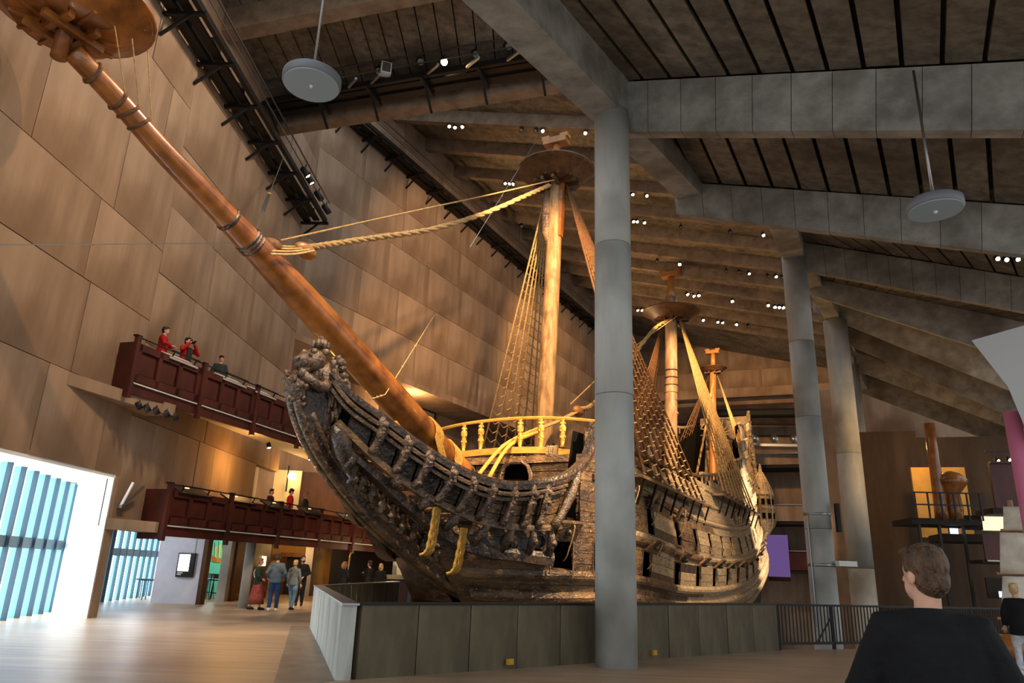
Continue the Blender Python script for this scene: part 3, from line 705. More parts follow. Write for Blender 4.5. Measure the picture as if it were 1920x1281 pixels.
# carved posts and plank panels between the rails (port side), plain on the far side
FS = [-13.5, -12.75, -12.1, -11.35, -10.7, -10.05, -9.2, -8.4, -7.75]
sides = {}
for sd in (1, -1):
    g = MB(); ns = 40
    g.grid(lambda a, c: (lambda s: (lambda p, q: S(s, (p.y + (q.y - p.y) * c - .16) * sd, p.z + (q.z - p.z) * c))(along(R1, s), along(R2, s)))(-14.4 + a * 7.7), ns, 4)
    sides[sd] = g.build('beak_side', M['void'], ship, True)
for j, s in enumerate(FS + [-6.55]):
    p, q = along(R1, s), along(R2, s)
    if j == len(FS): p, q = along(R1, -6.0), along(R2, -7.0)
    a, c = S(p.x, p.y + .06, p.z), S(q.x, q.y + .1, q.z); rr = random.Random(j)
    g = MB(); K = 9
    P = [a.lerp(c, i / K) + (SV * .1 + SU * .04) * sin(pi * i / K) + Vector((rr.uniform(-1, 1), rr.uniform(-1, 1), 0)) * .015 for i in range(K + 1)]
    R = [x * (1.25 if j == len(FS) else 1.0) for x in (.1, .13, .15, .12, .155, .14, .12, .105, .12, .13)]
    g.tube(P, R, 8)
    g.ball(P[2] + SV * .1, .12, 8, 6); g.ball(P[4] + SV * .1 + SU * .05, .07, 6, 4); g.ball(P[4] + SV * .1 - SU * .05, .07, 6, 4); g.ball(P[6] + SV * .09, .08, 6, 4); g.ball(P[8] + SV * .07, .1, 6, 4)
    g.build('carved_post', M['oak_carved'], ship, True)
    carving(ship, S(p.x, p.y + .14, p.z - .34), .26, .07, (0, 0, 1), 50 + j, 'oak_carved', 'rail_carving')
fsx = [-14.2] + FS + [-6.6]
for j in range(len(fsx) - 1):
    sa, sb = fsx[j] + .05, fsx[j + 1] - .05
    for k in range(3):
        c0, c1 = .24 + k * .25, .24 + (k + 1) * .25 - .02
        pt = lambda a, c: (lambda s: (lambda p, q: S(s, p.y + (q.y - p.y) * (c0 + (c1 - c0) * c) - .07 + .02 * ((j * 3 + k) % 3), p.z + (q.z - p.z) * (c0 + (c1 - c0) * c)))(along(R1, s), along(R2, s)))(sa + a * (sb - sa))
        MB().shell(pt, 3, 1, lambda a, c: SV, .06).build('plank', M['oak'] if (sa > -11.2) else M['oak_dark'], sides[1])
# beakhead floor grating
g = MB()
for j in range(18):
    s = -13.6 + j * .5; p = along(R2, s); g.bar(S(s, -p.y + .1, p.z + .22), S(s, p.y - .1, p.z + .22), .34, .08)
g.build('beak_deck', M['oak_dark'], ship)
# brackets, hawse pieces and clutter under the lower rail
for j, (s, o, z) in enumerate([(-12.6, .95, 3.55), (-11.6, 1.25, 3.1), (-10.6, 1.6, 2.75), (-9.6, 2.0, 2.6), (-8.7, 2.35, 2.5), (-7.8, 2.75, 2.5), (-7.0, 3.0, 2.55)]):
    a, c = along(R2, s), along(R4, s + .25)
    g = MB(); g.tube([S(a.x, a.y + .02, a.z - .05), S(a.x + .1, (a.y + c.y) / 2 + .18, (a.z + c.z) / 2), S(c.x, c.y + .2, c.z + .05)], [.1, .15, .11], 7); g.ball(S(a.x + .1, (a.y + c.y) / 2 + .26, (a.z + c.z) / 2), .12, 7, 5)
    g.build('cheek_bracket', M['oak_carved'], ship, True)
for (s, o, z) in ((-6.75, 2.75, 2.5), (-7.6, 2.1, 2.42)):
    MB().lathe(S(s, o, z), [(.16, -.05), (.27, 0), (.3, .12), (.27, .2), (.17, .2), (.16, -.02)], 18, SV * .8 - SU * .6).build('hawse_hole', M['oak_dark'], ship, True)
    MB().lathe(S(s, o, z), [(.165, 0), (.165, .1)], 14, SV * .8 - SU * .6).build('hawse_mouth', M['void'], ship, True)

# ---- beakhead bulkhead: planked wall with two arched doors
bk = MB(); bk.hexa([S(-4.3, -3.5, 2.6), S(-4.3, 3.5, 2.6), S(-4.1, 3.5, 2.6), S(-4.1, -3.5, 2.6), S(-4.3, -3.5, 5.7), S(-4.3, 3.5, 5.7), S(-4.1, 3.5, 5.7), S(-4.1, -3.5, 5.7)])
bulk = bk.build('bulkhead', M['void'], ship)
DOORS = [(.28, 1.5), (-1.95, -.85)]
for k in range(10):
    za = 2.7 + k * .3; zb = za + .27; o0 = -3.55
    cuts = sorted(DOORS) if za < 5.35 else []
    edges = []
    cur = -3.55
    for (a, c) in cuts: edges.append((cur, a)); cur = c
    edges.append((cur, 3.55))
    for (a, c) in edges:
        MB().hexa([S(-4.55 - .06 * (k % 2) - .1 * abs(a) / 3, a, za), S(-4.55 - .06 * (k % 2) - .1 * abs(c) / 3, c, za), S(-4.3, c, za), S(-4.3, a, za), S(-4.58 - .1 * abs(a) / 3, a, zb), S(-4.58 - .1 * abs(c) / 3, c, zb), S(-4.3, c, zb), S(-4.3, a, zb)]).build('plank', M['oak'], bulk)
for (a, c) in DOORS:
    w = (c - a) / 2; mo = (a + c) / 2
    P = [S(-4.66, a, 3.2), S(-4.66, a, 4.95), S(-4.66, a + .12, 5.3), S(-4.66, mo - w * .4, 5.46), S(-4.66, mo + w * .4, 5.46), S(-4.66, c - .12, 5.3), S(-4.66, c, 4.95), S(-4.66, c, 3.2)]
    MB().tube(P, .09, 6).build('door_frame', M['oak'], bulk)
# forecastle beam and balustrade (pale reconstruction timber)
g = MB(); P = spline([S(-4.2, -3.4, 5.72), S(-4.55, -1.5, 5.84), S(-4.65, .6, 5.9), S(-4.5, 2.3, 5.86)], 5)
for a, c in zip(P, P[1:]): g.bar(a, c, .2, .24)
bm_ = g.build('forecastle_beam', M['pine_new'], ship)
MB().bar(S(-4.5, 2.3, 5.82), S(-3.6, 3.7, 5.7), .3, .26).build('forecastle_beam', M['pine_new'], ship)
g = MB()
for i in range(3): g.box(S(-4.62, 2.15 + i * .17, 5.85), (.1, .16, .34), -_a)
g.build('beam_block', M['oak_pale'], bm_)
RAILP = [(-3.6, -4.0, 6.85), (-4.05, -3.0, 6.98), (-4.35, -1.6, 7.1), (-4.45, 0, 7.16), (-4.45, 1.4, 7.15), (-4.4, 2.8, 7.05), (-4.3, 3.95, 6.9)]
rail(RAILP, .1, .11, 'balustrade_rail', 'pine_new')
for o in (-1.6, -.8, .92, 1.78, 2.64):
    p = along([(o_, s_, z_) for s_, o_, z_ in RAILP], o); q = S(p.y, o, 0)
    zb = 5.97; H = p.z - .06 - zb
    g = MB(); g.lathe((q.x, q.y, zb), [(.09, 0), (.11, .04), (.06, .1), (.1, H * .28), (.13, H * .38), (.09, H * .5), (.12, H * .6), (.14, H * .72), (.1, H * .8), (.12, H * .88), (.07, H * .95), (.11, H)], 10)
    for z_, dr in ((.36, .1), (.6, .1), (.74, .12), (.86, .08)):
        for sg in (-1, 1): g.ball((q.x + sg * .07, q.y - .07, zb + H * z_), .05, 6, 4)
    g.build('carved_baluster', M['gold'], ship, True)

# ---- figurehead: leaping lion with crown and mane, shield below
g = MB()
g.tube([S(-13.6, 0, 4.7), S(-14.0, 0, 5.3), S(-14.4, 0, 5.8), S(-14.75, 0, 6.2), S(-15.0, 0, 6.5)], [.3, .36, .42, .4, .34], 12)
g.ball(S(-15.2, 0, 6.62), (.34, .34, .32), 12, 8)                                     # skull
g.tube([S(-15.3, 0, 6.6), S(-15.6, 0, 6.5), S(-15.76, 0, 6.46)], [.25, .2, .15], 10)   # muzzle
g.tube([S(-15.3, 0, 6.42), S(-15.55, 0, 6.3), S(-15.68, 0, 6.28)], [.15, .12, .08], 8)  # jaw
g.ball(S(-15.79, 0, 6.52), (.09, .1, .07), 8, 5)
for sd in (1, -1):
    g.ball(S(-15.38, .17 * sd, 6.8), .1, 8, 5); g.ball(S(-15.5, .17 * sd, 6.68), .06, 6, 4); g.ball(S(-15.02, .25 * sd, 6.88), .1, 7, 5)
    g.tube([S(-14.9, .32 * sd, 6.0), S(-15.2, .42 * sd, 5.85), S(-15.55, .36 * sd, 5.95), S(-15.75, .25 * sd, 6.1)], [.17, .15, .12, .12], 8)   # forelegs
    g.ball(S(-15.8, .24 * sd, 6.12), .13, 8, 5)
rr = random.Random(3)
for j in range(90):     # mane locks
    t = rr.random(); c = S(-14.95, 0, 6.62).lerp(S(-14.35, 0, 5.5), t); a = rr.uniform(0, 2 * pi)
    d = SV * cos(a) + (SU * .5 + Vector((0, 0, .5))) * sin(a); d.normalize(); e = c + d * (.4 + .04 * rr.random())
    g.tube([e, e + Vector((0, 0, -.12)) + SU * .03, e + Vector((0, 0, -.26)) + d * .03], [.07, .055, .02], 5)
for j in range(7):      # crown
    a = 2 * pi * j / 7; c = S(-14.98, 0, 7.0) + SU * .2 * cos(a) + SV * .2 * sin(a)
    g.tube([c, c + Vector((0, 0, .2))], [.07, .05], 6)
g.ball(S(-14.98, 0, 7.14), (.2, .2, .16), 8, 5); g.ball(S(-14.98, 0, 7.3), .07, 6, 4)
lion = g.build('figurehead_lion', M['oak_carved'], ship, True)
g = MB(); g.ball(S(-15.68, 0, 5.75), (.3, .34, .42), 12, 8, Matrix.Rotation(-_a, 3, 'Z'))
for j in range(26):
    a = rr.uniform(0, 2 * pi); z = rr.uniform(-.4, .42); q = .32 * (1 - (z / .5) ** 2 * .5)
    g.ball(S(-15.68, 0, 5.75 + z) + SU * q * cos(a) + SV * q * sin(a), rr.uniform(.05, .1), 6, 4)
g.build('carved_shield', M['oak_carved'], lion, True)
g = MB()
for j in range(14):
    t = j / 13; c = S(-14.55, .38, 6.7).lerp(S(-13.75, .52, 4.6), t)
    g.ball(c, (.13, .13, .14), 7, 5); g.ball(c + SV * .07 + SU * .05 * (-1) ** j, .07, 6, 4)
g.tube([S(-14.6, .3, 6.9), S(-14.3, .38, 6.2), S(-14.0, .44, 5.4), S(-13.7, .48, 4.6)], [.08, .13, .13, .1], 8)
g.build('carved_garland', M['oak_carved'], lion, True)
for (sd, s0) in ((1, -14.45), (1, -14.1)):
    MB().tube([S(s0, .34, 6.3), S(s0 + .2, .4, 5.6), S(s0 + .5, .42, 4.9)], [.05, .1, .06], 6).build('carved_leaf', M['oak_dark'], lion, True)
MB().hexa([S(-10.75, -.45, 5.4), S(-10.1, -.45, 5.15), S(-10.1, -.55, 5.15), S(-10.75, -.55, 5.4), S(-10.6, -.45, 5.95), S(-10.25, -.45, 5.75), S(-10.25, -.55, 5.75), S(-10.6, -.55, 5.95)]).build('gilt_bracket', M['gold'], ship)

# ---- bowsprit with sprit top
BS = [(-5.8, -.75, 4.85), (-7.93, -.8, 5.72), (-10.6, -.8, 6.8), (-13.22, -.8, 7.83), (-15.2, -.8, 8.6), (-17.09, -.8, 9.31), (-18.6, -.8, 9.85), (-20.03, -.8, 10.35), (-21.2, -.8, 10.85), (-22.3, -.8, 11.25)]
P = [S(*q) for q in spline(BS, 4)]; K = len(P) - 1
bow = MB().tube(P, [piece(i / K, [(0, .5), (.2, .5), (.45, .42), (.62, .3), (.8, .24), (1, .21)]) for i in range(K + 1)], 20).build('bowsprit', M['pine_dark'], ship, True)
for t, w in ((.62, .01),):
    i = int(t * K); c = P[i]; d = (P[i + 1] - P[i - 1]).normalized(); r_ = piece(i / K, [(0, .5), (.2, .5), (.45, .42), (.62, .3), (.8, .24), (1, .21)])
    MB().lathe(c, [(r_ + .01, -.06), (r_ + w + .02, -.03), (r_ + w + .02, .03), (r_ + .01, .06)], 18, d).build('band', M['oak_dark'], bow, True)
for t in (.86, .885, .91, .955):
    i = int(t * K); c = P[i]; d = (P[i + 1] - P[i - 1]).normalized()
    MB().lathe(c, [(.25, -.04), (.28, 0), (.25, .04)], 16, (d + Vector((0, 0, .25 if t < .9 else -.2))).normalized()).build('rope_lashing', M['rope_tar'], bow, True)
TC = S(-22.45, -.95, 11.75)
def mast_top(name, c, r, h, parent, m, ribs=12, tl=.62):
    c = Vector(c)
    g = MB(); g.lathe(c, [(r * .2, 0), (r * .62, 0), (r * .66, .04), (r * .93, h * .75), (r, h * .8), (r * 1.03, h * .86), (r * 1.03, h), (r * .97, h), (r * .9, h * .8), (r * .6, .1), (r * .2, .1)], 36)
    t = g.build(name, M[m], parent, True)
    for k in range(ribs):
        a = 2 * pi * k / ribs; d = Vector((cos(a), sin(a), 0))
        MB().bar(c + d * r * .3 + Vector((0, 0, -.03)), c + d * r * .66 + Vector((0, 0, .02)), .07, .09).build('rib', M[m], t)
    for sd in (-1, 1):   # crosstrees
        MB().bar(c + SU * .28 * sd - SV * r * tl + Vector((0, 0, -.08)), c + SU * .28 * sd + SV * r * tl + Vector((0, 0, -.08)), .13, .16).build('trestle', M[m], t)
        MB().bar(c + SV * .28 * sd - SU * r * tl + Vector((0, 0, -.16)), c + SV * .28 * sd + SU * r * tl + Vector((0, 0, -.16)), .13, .16).build('trestle', M[m], t)
    MB().lathe(c, [(r * 1.03, h * .84), (r * 1.06, h * .88), (r * 1.06, h * .96), (r * 1.03, h)], 36).build('rim', M[m], t, True)
    return t
mast_top('sprit_top', TC, 1.5, .62, ship, 'pine_dark', 12, .42)
MB().tube([TC + Vector((0, 0, -.7)), TC + Vector((0, 0, 3))], [.16, .13], 14).build('sprit_topmast', M['pine_dark'], ship, True)
for dx in (.35, .75, 1.12):
    a = TC + SU * dx + SV * 1.0 + Vector((0, 0, .0)); c = S(-21.6 + dx * .9, -.45, 10.95 - dx * .3)
    MB().tube([a, c], .014, 5).build('stay_line', M['rope'], ship)

# ---- masts
def mast(name, pts, rad, m):
    K = 12; P = spline([S(*q) for q in pts], 6)
    n = len(P) - 1
    return MB().tube(P, [rad[0] + (rad[1] - rad[0]) * i / n for i in range(n + 1)], 16).build(name, M[m], ship, True)
def cap(parent, c, m='pine', k=1.0):
    c = Vector(c); g = MB(); g.box(c, (.62 * k, 1.25 * k, .34 * k), -_a + pi / 2); o = g.build('mast_cap', M[m], parent)
    for sd in (-1, 1):
        MB().box(c + SV * sd * .5 * k - SU * .02 + Vector((0, 0, .2 * k)), (.5 * k, .42 * k, .22 * k), -_a + pi / 2).build('cap_cheek', M[m], parent)
fore = mast('foremast', [(-.35, 0, 3.5), (-.15, 0, 7), (.5, 0, 15), (.8, 0, 20.9)], (.42, .36), 'mast_old')
MB().tube([S(.8, 0, 20.7), S(.72, 0, 22.6)], [.24, .2], 12).build('masthead', M['pine'], fore, True); cap(fore, S(.72, 0, 22.65))
MB().hexa([S(.42, .42, 17.2), S(.75, .42, 17.2), S(.75, .3, 17.2), S(.42, .3, 17.2), S(.5, .5, 20.6), S(1.0, .5, 20.6), S(1.0, .3, 20.6), S(.5, .3, 20.6)]).build('cheek_timber', M['pine_dark'], fore)
MB().tube([S(.35, -.2, 16.6), S(.45, -.33, 17.4), S(.5, -.36, 18.6), S(.6, -.3, 20)], [.05, .24, .26, .2], 8).build('cheek_timber', M['oak'], fore, True)
ft = mast_top('fore_top', S(.78, 0, 20.25), 1.85, .8, ship, 'top_wood')
M['mast_grey'] = mat('grey_mast', srgb(188, 160, 128), srgb(140, 108, 78), 3, .55, (1, 1, .2), .2, 8, spec=.35)
main = mast('mainmast', [(22.2, 0, 5.5), (22.6, 0, 10.8), (23.5, 0, 16.2), (24.2, 0, 22.5)], (.52, .44), 'mast_grey')
MB().tube([S(24.2, 0, 22.3), S(24.5, 0, 24.6)], [.3, .26], 12).build('masthead', M['pine'], main, True); cap(main, S(24.5, 0, 24.6), 'pine', 1.2)
for z in (10.9, 13.0, 14.0, 14.6, 15.2, 15.8, 16.4):
    t = (z - 5.5) / 17; c = S(22.2 + 2.0 * t, 0, z)
    MB().lathe(c, [(.5, -.12 if z < 14 else -.04), (.55, 0), (.5, .12 if z < 14 else .04)], 16).build('rope_woolding', M['rope'] if z < 14 else M['oak'], main, True)
mast_top('main_top', S(24.1, 0, 20.6), 2.1, .75, ship, 'top_wood')
miz = mast('mizzenmast', [(37.0, 0, 7.5), (37.6, 0, 10), (39, 0, 16), (40.4, 0, 21.2)], (.36, .3), 'pine')
MB().tube([S(40.4, 0, 21.2), S(40.6, 0, 22.6)], [.24, .2], 12).build('masthead', M['pine'], miz, True); cap(miz, S(40.6, 0, 22.7), 'pine', 1.0)
mast_top('mizzen_top', S(40.3, 0, 20.6), 1.25, .4, ship, 'top_wood', 8)

# ---- shrouds with ratlines
def shrouds(name, head, feet, r, m, rat=True, m2='rope', r2=.016, step=.42, zlo=0.0, zhi=.9, sag=.12):
    head = Vector(head); e = bpy.data.objects.new(name, None); COL.objects.link(e); e.parent = ship; e.matrix_parent_inverse = PINV[ship.name]
    for f in feet: MB().tube([head + (Vector(f) - head).normalized() * .2, head.lerp(Vector(f), .5), Vector(f)], r, 6).build('shroud', M[m], e, True)
    if rat:
        g = MB(); L = (Vector(feet[0]) - head).length; k = int(L * zhi / step)
        for i in range(k):
            t = 1 - zlo - i * step / L
            pts = [head.lerp(Vector(f), t) for f in feet]
            path = [pts[0]]
            for a, c in zip(pts, pts[1:]): path += [a.lerp(c, .5) - Vector((0, 0, sag * (a - c).length)), c]
            g.tube(path, r2, 4, False)
        o = g.build('ratlines', M[m2], e); o['kind'] = 'stuff'
    g = None
    for f in feet:      # deadeyes
        d = (head - Vector(f)).normalized(); MB().ball(Vector(f) + d * .1, .1, 7, 5).build('deadeye', M['oak_dark'], e, True)
    return e
shrouds('shrouds_fore', S(.85, -.45, 20.4), [S(1.4 + 1.15 * i, -4.05, 6.3) for i in range(7)], .045, 'rope', True, 'rope', .026, .44, .04, .8, .22)
shrouds('shrouds_fore', S(.85, .45, 20.4), [S(-1.6 + 1.35 * i, 4.95, 5.2) for i in range(9)], .055, 'rope_tar', True, 'rope', .03, .42, .03, .86, .12)
shrouds('shrouds_main', S(24.2, .5, 21.2), [S(15.2 + 1.45 * i, 4.9, 6.3) for i in range(9)], .05, 'rope', True, 'rope', .022, .5, .03, .45, .1)
shrouds('shrouds_main', S(24.2, -.5, 21.2), [S(22.5 + 1.2 * i, -4.3, 8.0) for i in range(7)], .05, 'rope_tar', True, 'rope', .022, .5, .03, .75, .1)
shrouds('shrouds_mizzen', S(40.3, .35, 20.4), [S(33.5 + 1.4 * i, 3.7, 9.2) for i in range(5)], .04, 'rope', True, 'rope', .02, .5, .05, .7, .1)
shrouds('shrouds_mizzen', S(40.3, -.35, 20.4), [S(34 + 1.2 * i, -3.6, 9.6) for i in range(5)], .04, 'rope_tar', True, 'rope', .02, .5, .05, .7, .1)
# channels (ledges that spread the shrouds)
for (sa, sb, z, o) in ((-2.6, 10.2, 5.12, 4.55), (14, 28.5, 6.15, 4.5)):
    n_ = 6; g = MB()
    for i in range(n_):
        a, c = sa + (sb - sa) * i / n_, sa + (sb - sa) * (i + 1) / n_
        g.bar(S(a, o + .1, z), S(c, o + .1, z), .9, .12)
    g.build('channel', M['oak'], ship)
    for i in range(8):
        s = sa + .6 + (sb - sa - 1) * i / 7; MB().bar(S(s, o + .5, z - .05), S(s + .1, o + .15, z - 1.0), .07, .07).build('chain_plate', M['darkmetal'], ship)
# deck, rails and sterncastle steps
g = MB(); g.grid(lambda a, c: S(-4.2 + a * 47, (c - .5) * 2 * (3.6 if a < .9 else 2.9), 4.9 + smoothp(-4.2 + a * 47, SHEER) * .8 + (1.6 if a > .72 else 0)), 30, 2); g.build('deck', M['oak'], ship)
for sd in (1, -1):
    for (sa, sb, z0_, z1_, o) in ((-4.2, -1, 6.75, 6.5, 3.9), (-1, 13, 6.35, 7.05, 4.1), (13, 26, 7.25, 9.2, 4.05), (26, 31, 9.9, 10.9, 3.85), (31, 36, 12.1, 13.2, 3.5), (36, 43.4, 14.6, 16.2, 2.75)):
        rail([(sa + (sb - sa) * i / 4, o - .12 * i / 4, z0_ + (z1_ - z0_) * (i / 4) ** 1.3) for i in range(5)], .2, .16, 'bulwark_rail', 'oak_pale' if sa > 10 else 'oak', sd)
    for j in range(26):
        s = 13.5 + j * 1.1; z = piece(s, [(13, 7.2), (26, 9.1), (26.1, 9.8), (31, 10.8), (31.1, 12), (36, 13.1), (36.1, 14.5), (43, 16.1)]); o = piece(s, [(13, 4.0), (31, 3.75), (36, 3.4), (43, 2.7)])
        MB().lathe(S(s, o * sd, z - .75), [(.05, 0), (.09, .2), (.06, .4), (.09, .6), (.05, .74)], 7).build('stanchion', M['oak_pale'], ship, True)
# sculpted herms on the stern quarter
for j in range(16):
    s = 20 + j * 1.15; u = u_of(s); c = hullp(u, 5.0 + .02 * j) + hulln(u, 5) * .12
    carving(ship, c, .75, .16, (0, 0, 1), 100 + j, 'oak_pale', 'quarter_carving')
# quarter gallery: two-storey turret with ribbed dome
gal = S(41.6, 3.55, 0)
g = MB(); g.lathe((gal.x, gal.y, 5.2), [(.2, 0), (.5, .35), (.85, .9), (1.0, 1.3), (1.05, 2.4), (1.12, 2.5), (1.12, 2.65), (1.0, 2.7), (.95, 3.6), (1.05, 3.75), (.95, 3.9), (.75, 4.5), (.45, 5.2), (.2, 5.8), (.12, 6.4), (.05, 6.6)], 12)
qg = g.build('quarter_gallery', M['oak_pale'], ship)
for k in range(12):
    a = 2 * pi * k / 12; d = Vector((cos(a), sin(a), 0)); gz = Vector((gal.x, gal.y, 0))
    MB().tube([gz + d * r_ + Vector((0, 0, z)) for r_, z in ((.88, 6.1), (1.05, 6.5), (1.1, 7.6), (1.02, 7.9), (1.0, 8.8), (1.0, 9.1), (.8, 9.7), (.5, 10.4), (.22, 11.0))], .055, 5).build('rib', M['oak_pale'], qg)
    a += pi / 12; d = Vector((cos(a), sin(a), 0))
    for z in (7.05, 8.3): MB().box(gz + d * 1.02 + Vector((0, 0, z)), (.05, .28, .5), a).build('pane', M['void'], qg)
# transom with tall carved side pillars
g = MB(); g.hexa([S(43.2, -3, 3), S(43.2, 3, 3), S(43.6, 3, 3), S(43.6, -3, 3), S(44.6, -2.3, 17), S(44.6, 2.3, 17), S(45, 2.3, 17), S(45, -2.3, 17)]); tr = g.build('transom', M['oak_pale'], ship)
for j in range(12): carving(tr, S(43.6 + j * .1, 2.95 - .05 * j, 9.5 + j * .68), .66, .22, (0, 0, 1), 300 + j, 'oak_pale')
g = MB()
for k in range(8):
    a = pi * k / 7; g.tube([S(42, 0, 14.8), S(42, 2.0 * cos(a), 14.8 + 1.6 * sin(a))], .05, 5)
g.tube([S(42, 2.0 * cos(pi * k / 12), 14.8 + 1.6 * sin(pi * k / 12)) for k in range(13)], .09, 6); g.build('stern_lantern_frame', M['oak_pale'], tr)

# ---- stays and running rope
def rope(name, pts, r, m, parent=ship, k=6, n=7):
    return MB().tube(spline(pts, k), r, n).build(name, M[m], parent, True)
def twist(name, pts, r, m, parent=ship):    # laid rope of three strands
    P = spline(pts, 14); g = MB()
    for st in range(3):
        Q = []
        for i, p in enumerate(P):
            d = (P[min(i + 1, len(P) - 1)] - P[max(i - 1, 0)]).normalized(); a = d.orthogonal().normalized(); c = d.cross(a); t = i * .9 + st * 2 * pi / 3
            Q.append(p + (a * cos(t) + c * sin(t)) * r * .5)
        g.tube(Q, r * .62, 5)
    return g.build(name, M[m], parent, True)
fa = S(-.3, .1, 19.6)
twist('fore_stay', [fa, S(-2.6, 0, 17.9), S(-6, -.2, 15.4), S(-9.5, -.4, 13.1), S(-12.4, -.5, 11.5), S(-14.3, -.6, 10.45), S(-15.4, -.7, 9.85)], .1, 'rope')
rope('stay_tackle', [S(-.2, .3, 19.9), S(-6, 0, 16.2), S(-12.5, -.4, 12.1), S(-16.2, -.7, 9.75)], .03, 'rope')
for j in range(4):
    o = -.75 + .14 * j; rope('lanyard', [S(-15.3, o, 9.95 - .06 * j), S(-16.1, o + .05, 9.62 - .1 * j), S(-16.8, o - .02, 9.4 - .12 * j)], .035, 'rope')
MB().ball(S(-15.25, -.7, 9.85), (.42, .2, .22), 12, 8, Matrix.Rotation(pi / 2 - _a, 3, 'Z')).build('heart_block', M['pine'], ship, True)
MB().ball(S(-16.45, -.7, 9.48), (.34, .2, .2), 10, 8, Matrix.Rotation(pi / 2 - _a, 3, 'Z')).build('heart_block', M['rope_tar'], ship, True)
for j in range(3):
    MB().lathe(S(-17.0 - .1 * j, -.8, 9.28 + .04 * j), [(.34, -.05), (.38, 0), (.34, .05)], 16, (S(-17.5, -.8, 9.45) - S(-16.5, -.8, 9.1)).normalized()).build('stay_collar', M['oak_dark'], ship, True)
twist('main_stay', [S(23.8, .2, 20.6), S(18, .3, 18.0), S(11, .5, 13.6), S(5, .6, 9.9), S(2.2, .8, 8.9)], .12, 'rope')
MB().ball(S(1.9, .82, 8.75), (.5, .22, .26), 10, 8, Matrix.Rotation(pi / 2 - _a, 3, 'Z')).build('heart_block', M['pine'], ship, True)
for j in range(4): rope('lanyard', [S(1.6, .7 + .08 * j, 8.65), S(-.5, .65 + .08 * j, 7.8), S(-2.2, .6 + .08 * j, 7.2)], .04, 'rope')
for j in range(2): rope('stay_leg', [S(-2.0, .6 + .2 * j, 7.25 - .1 * j), S(-4.8, .45 + .25 * j, 6.1), S(-7.2, .6 + .5 * j, 4.55)], .075, 'rope_gold')
rope('stay_tackle', [S(23.9, .6, 20.9), S(10, .7, 13.9), S(1, .8, 8.9)], .03, 'rope')
twist('mizzen_stay', [S(39.8, .1, 19.8), S(33, .3, 13), S(27.5, .5, 8.2)], .1, 'rope')
# hanging lashings of yellow rope
def lashing(c0, c1, w, n_):
    g = MB(); c0, c1 = Vector(c0), Vector(c1)
    for j in range(n_):
        o = (j / (n_ - 1) - .5) * w; jj = random.uniform(-.02, .02)
        P = [c0 + SU * o + SV * .1, c0.lerp(c1, .5) + SU * (o + jj) + SV * .12, c1 + SU * (o + jj * 2) + SV * .1 + Vector((0, 0, .05)), c1 + SU * (o - .08) - SV * .06 - Vector((0, 0, .08))]
        Q = spline(P, 8); q2 = []
        for i, p in enumerate(Q): q2.append(p + SU * .012 * sin(i * 1.7 + j) + SV * .012 * cos(i * 1.7 + j))
        g.tube(q2, .042, 6)
    return g.build('rope_lashing', M['rope_gold'], ship, True)
lashing(S(-11.2, 1.5, 3.2), S(-11.15, 1.3, 1.98), .3, 6)
lashing(S(-10.3, 1.9, 2.7), S(-10.3, 1.7, 1.5), .3, 6)
g = MB()
for t_ in (0, 1):
    s = -8.35 + t_ * 1.35; i = 0; c = S(s, -.8, 5.72 + (-7.93 - s) * .4)
    g = MB()
    for j in range(6):
        cc = c + SU * (j * .085 - .2) - Vector((0, 0, (j * .085 - .2) * .38))
        P = [cc + SV * .56 * cos(a) + Vector((0, 0, .56 * sin(a))) for a in [radians(x) for x in range(-20, 201, 20)]] 
        P = [S(s + j * .085 - .1, .35, 3.9)] + P + [S(s + j * .085 - .1, -1.6, 4.2)]
        g.tube(P, .042, 6)
    g.build('gammoning', M['rope_gold'], ship, True)

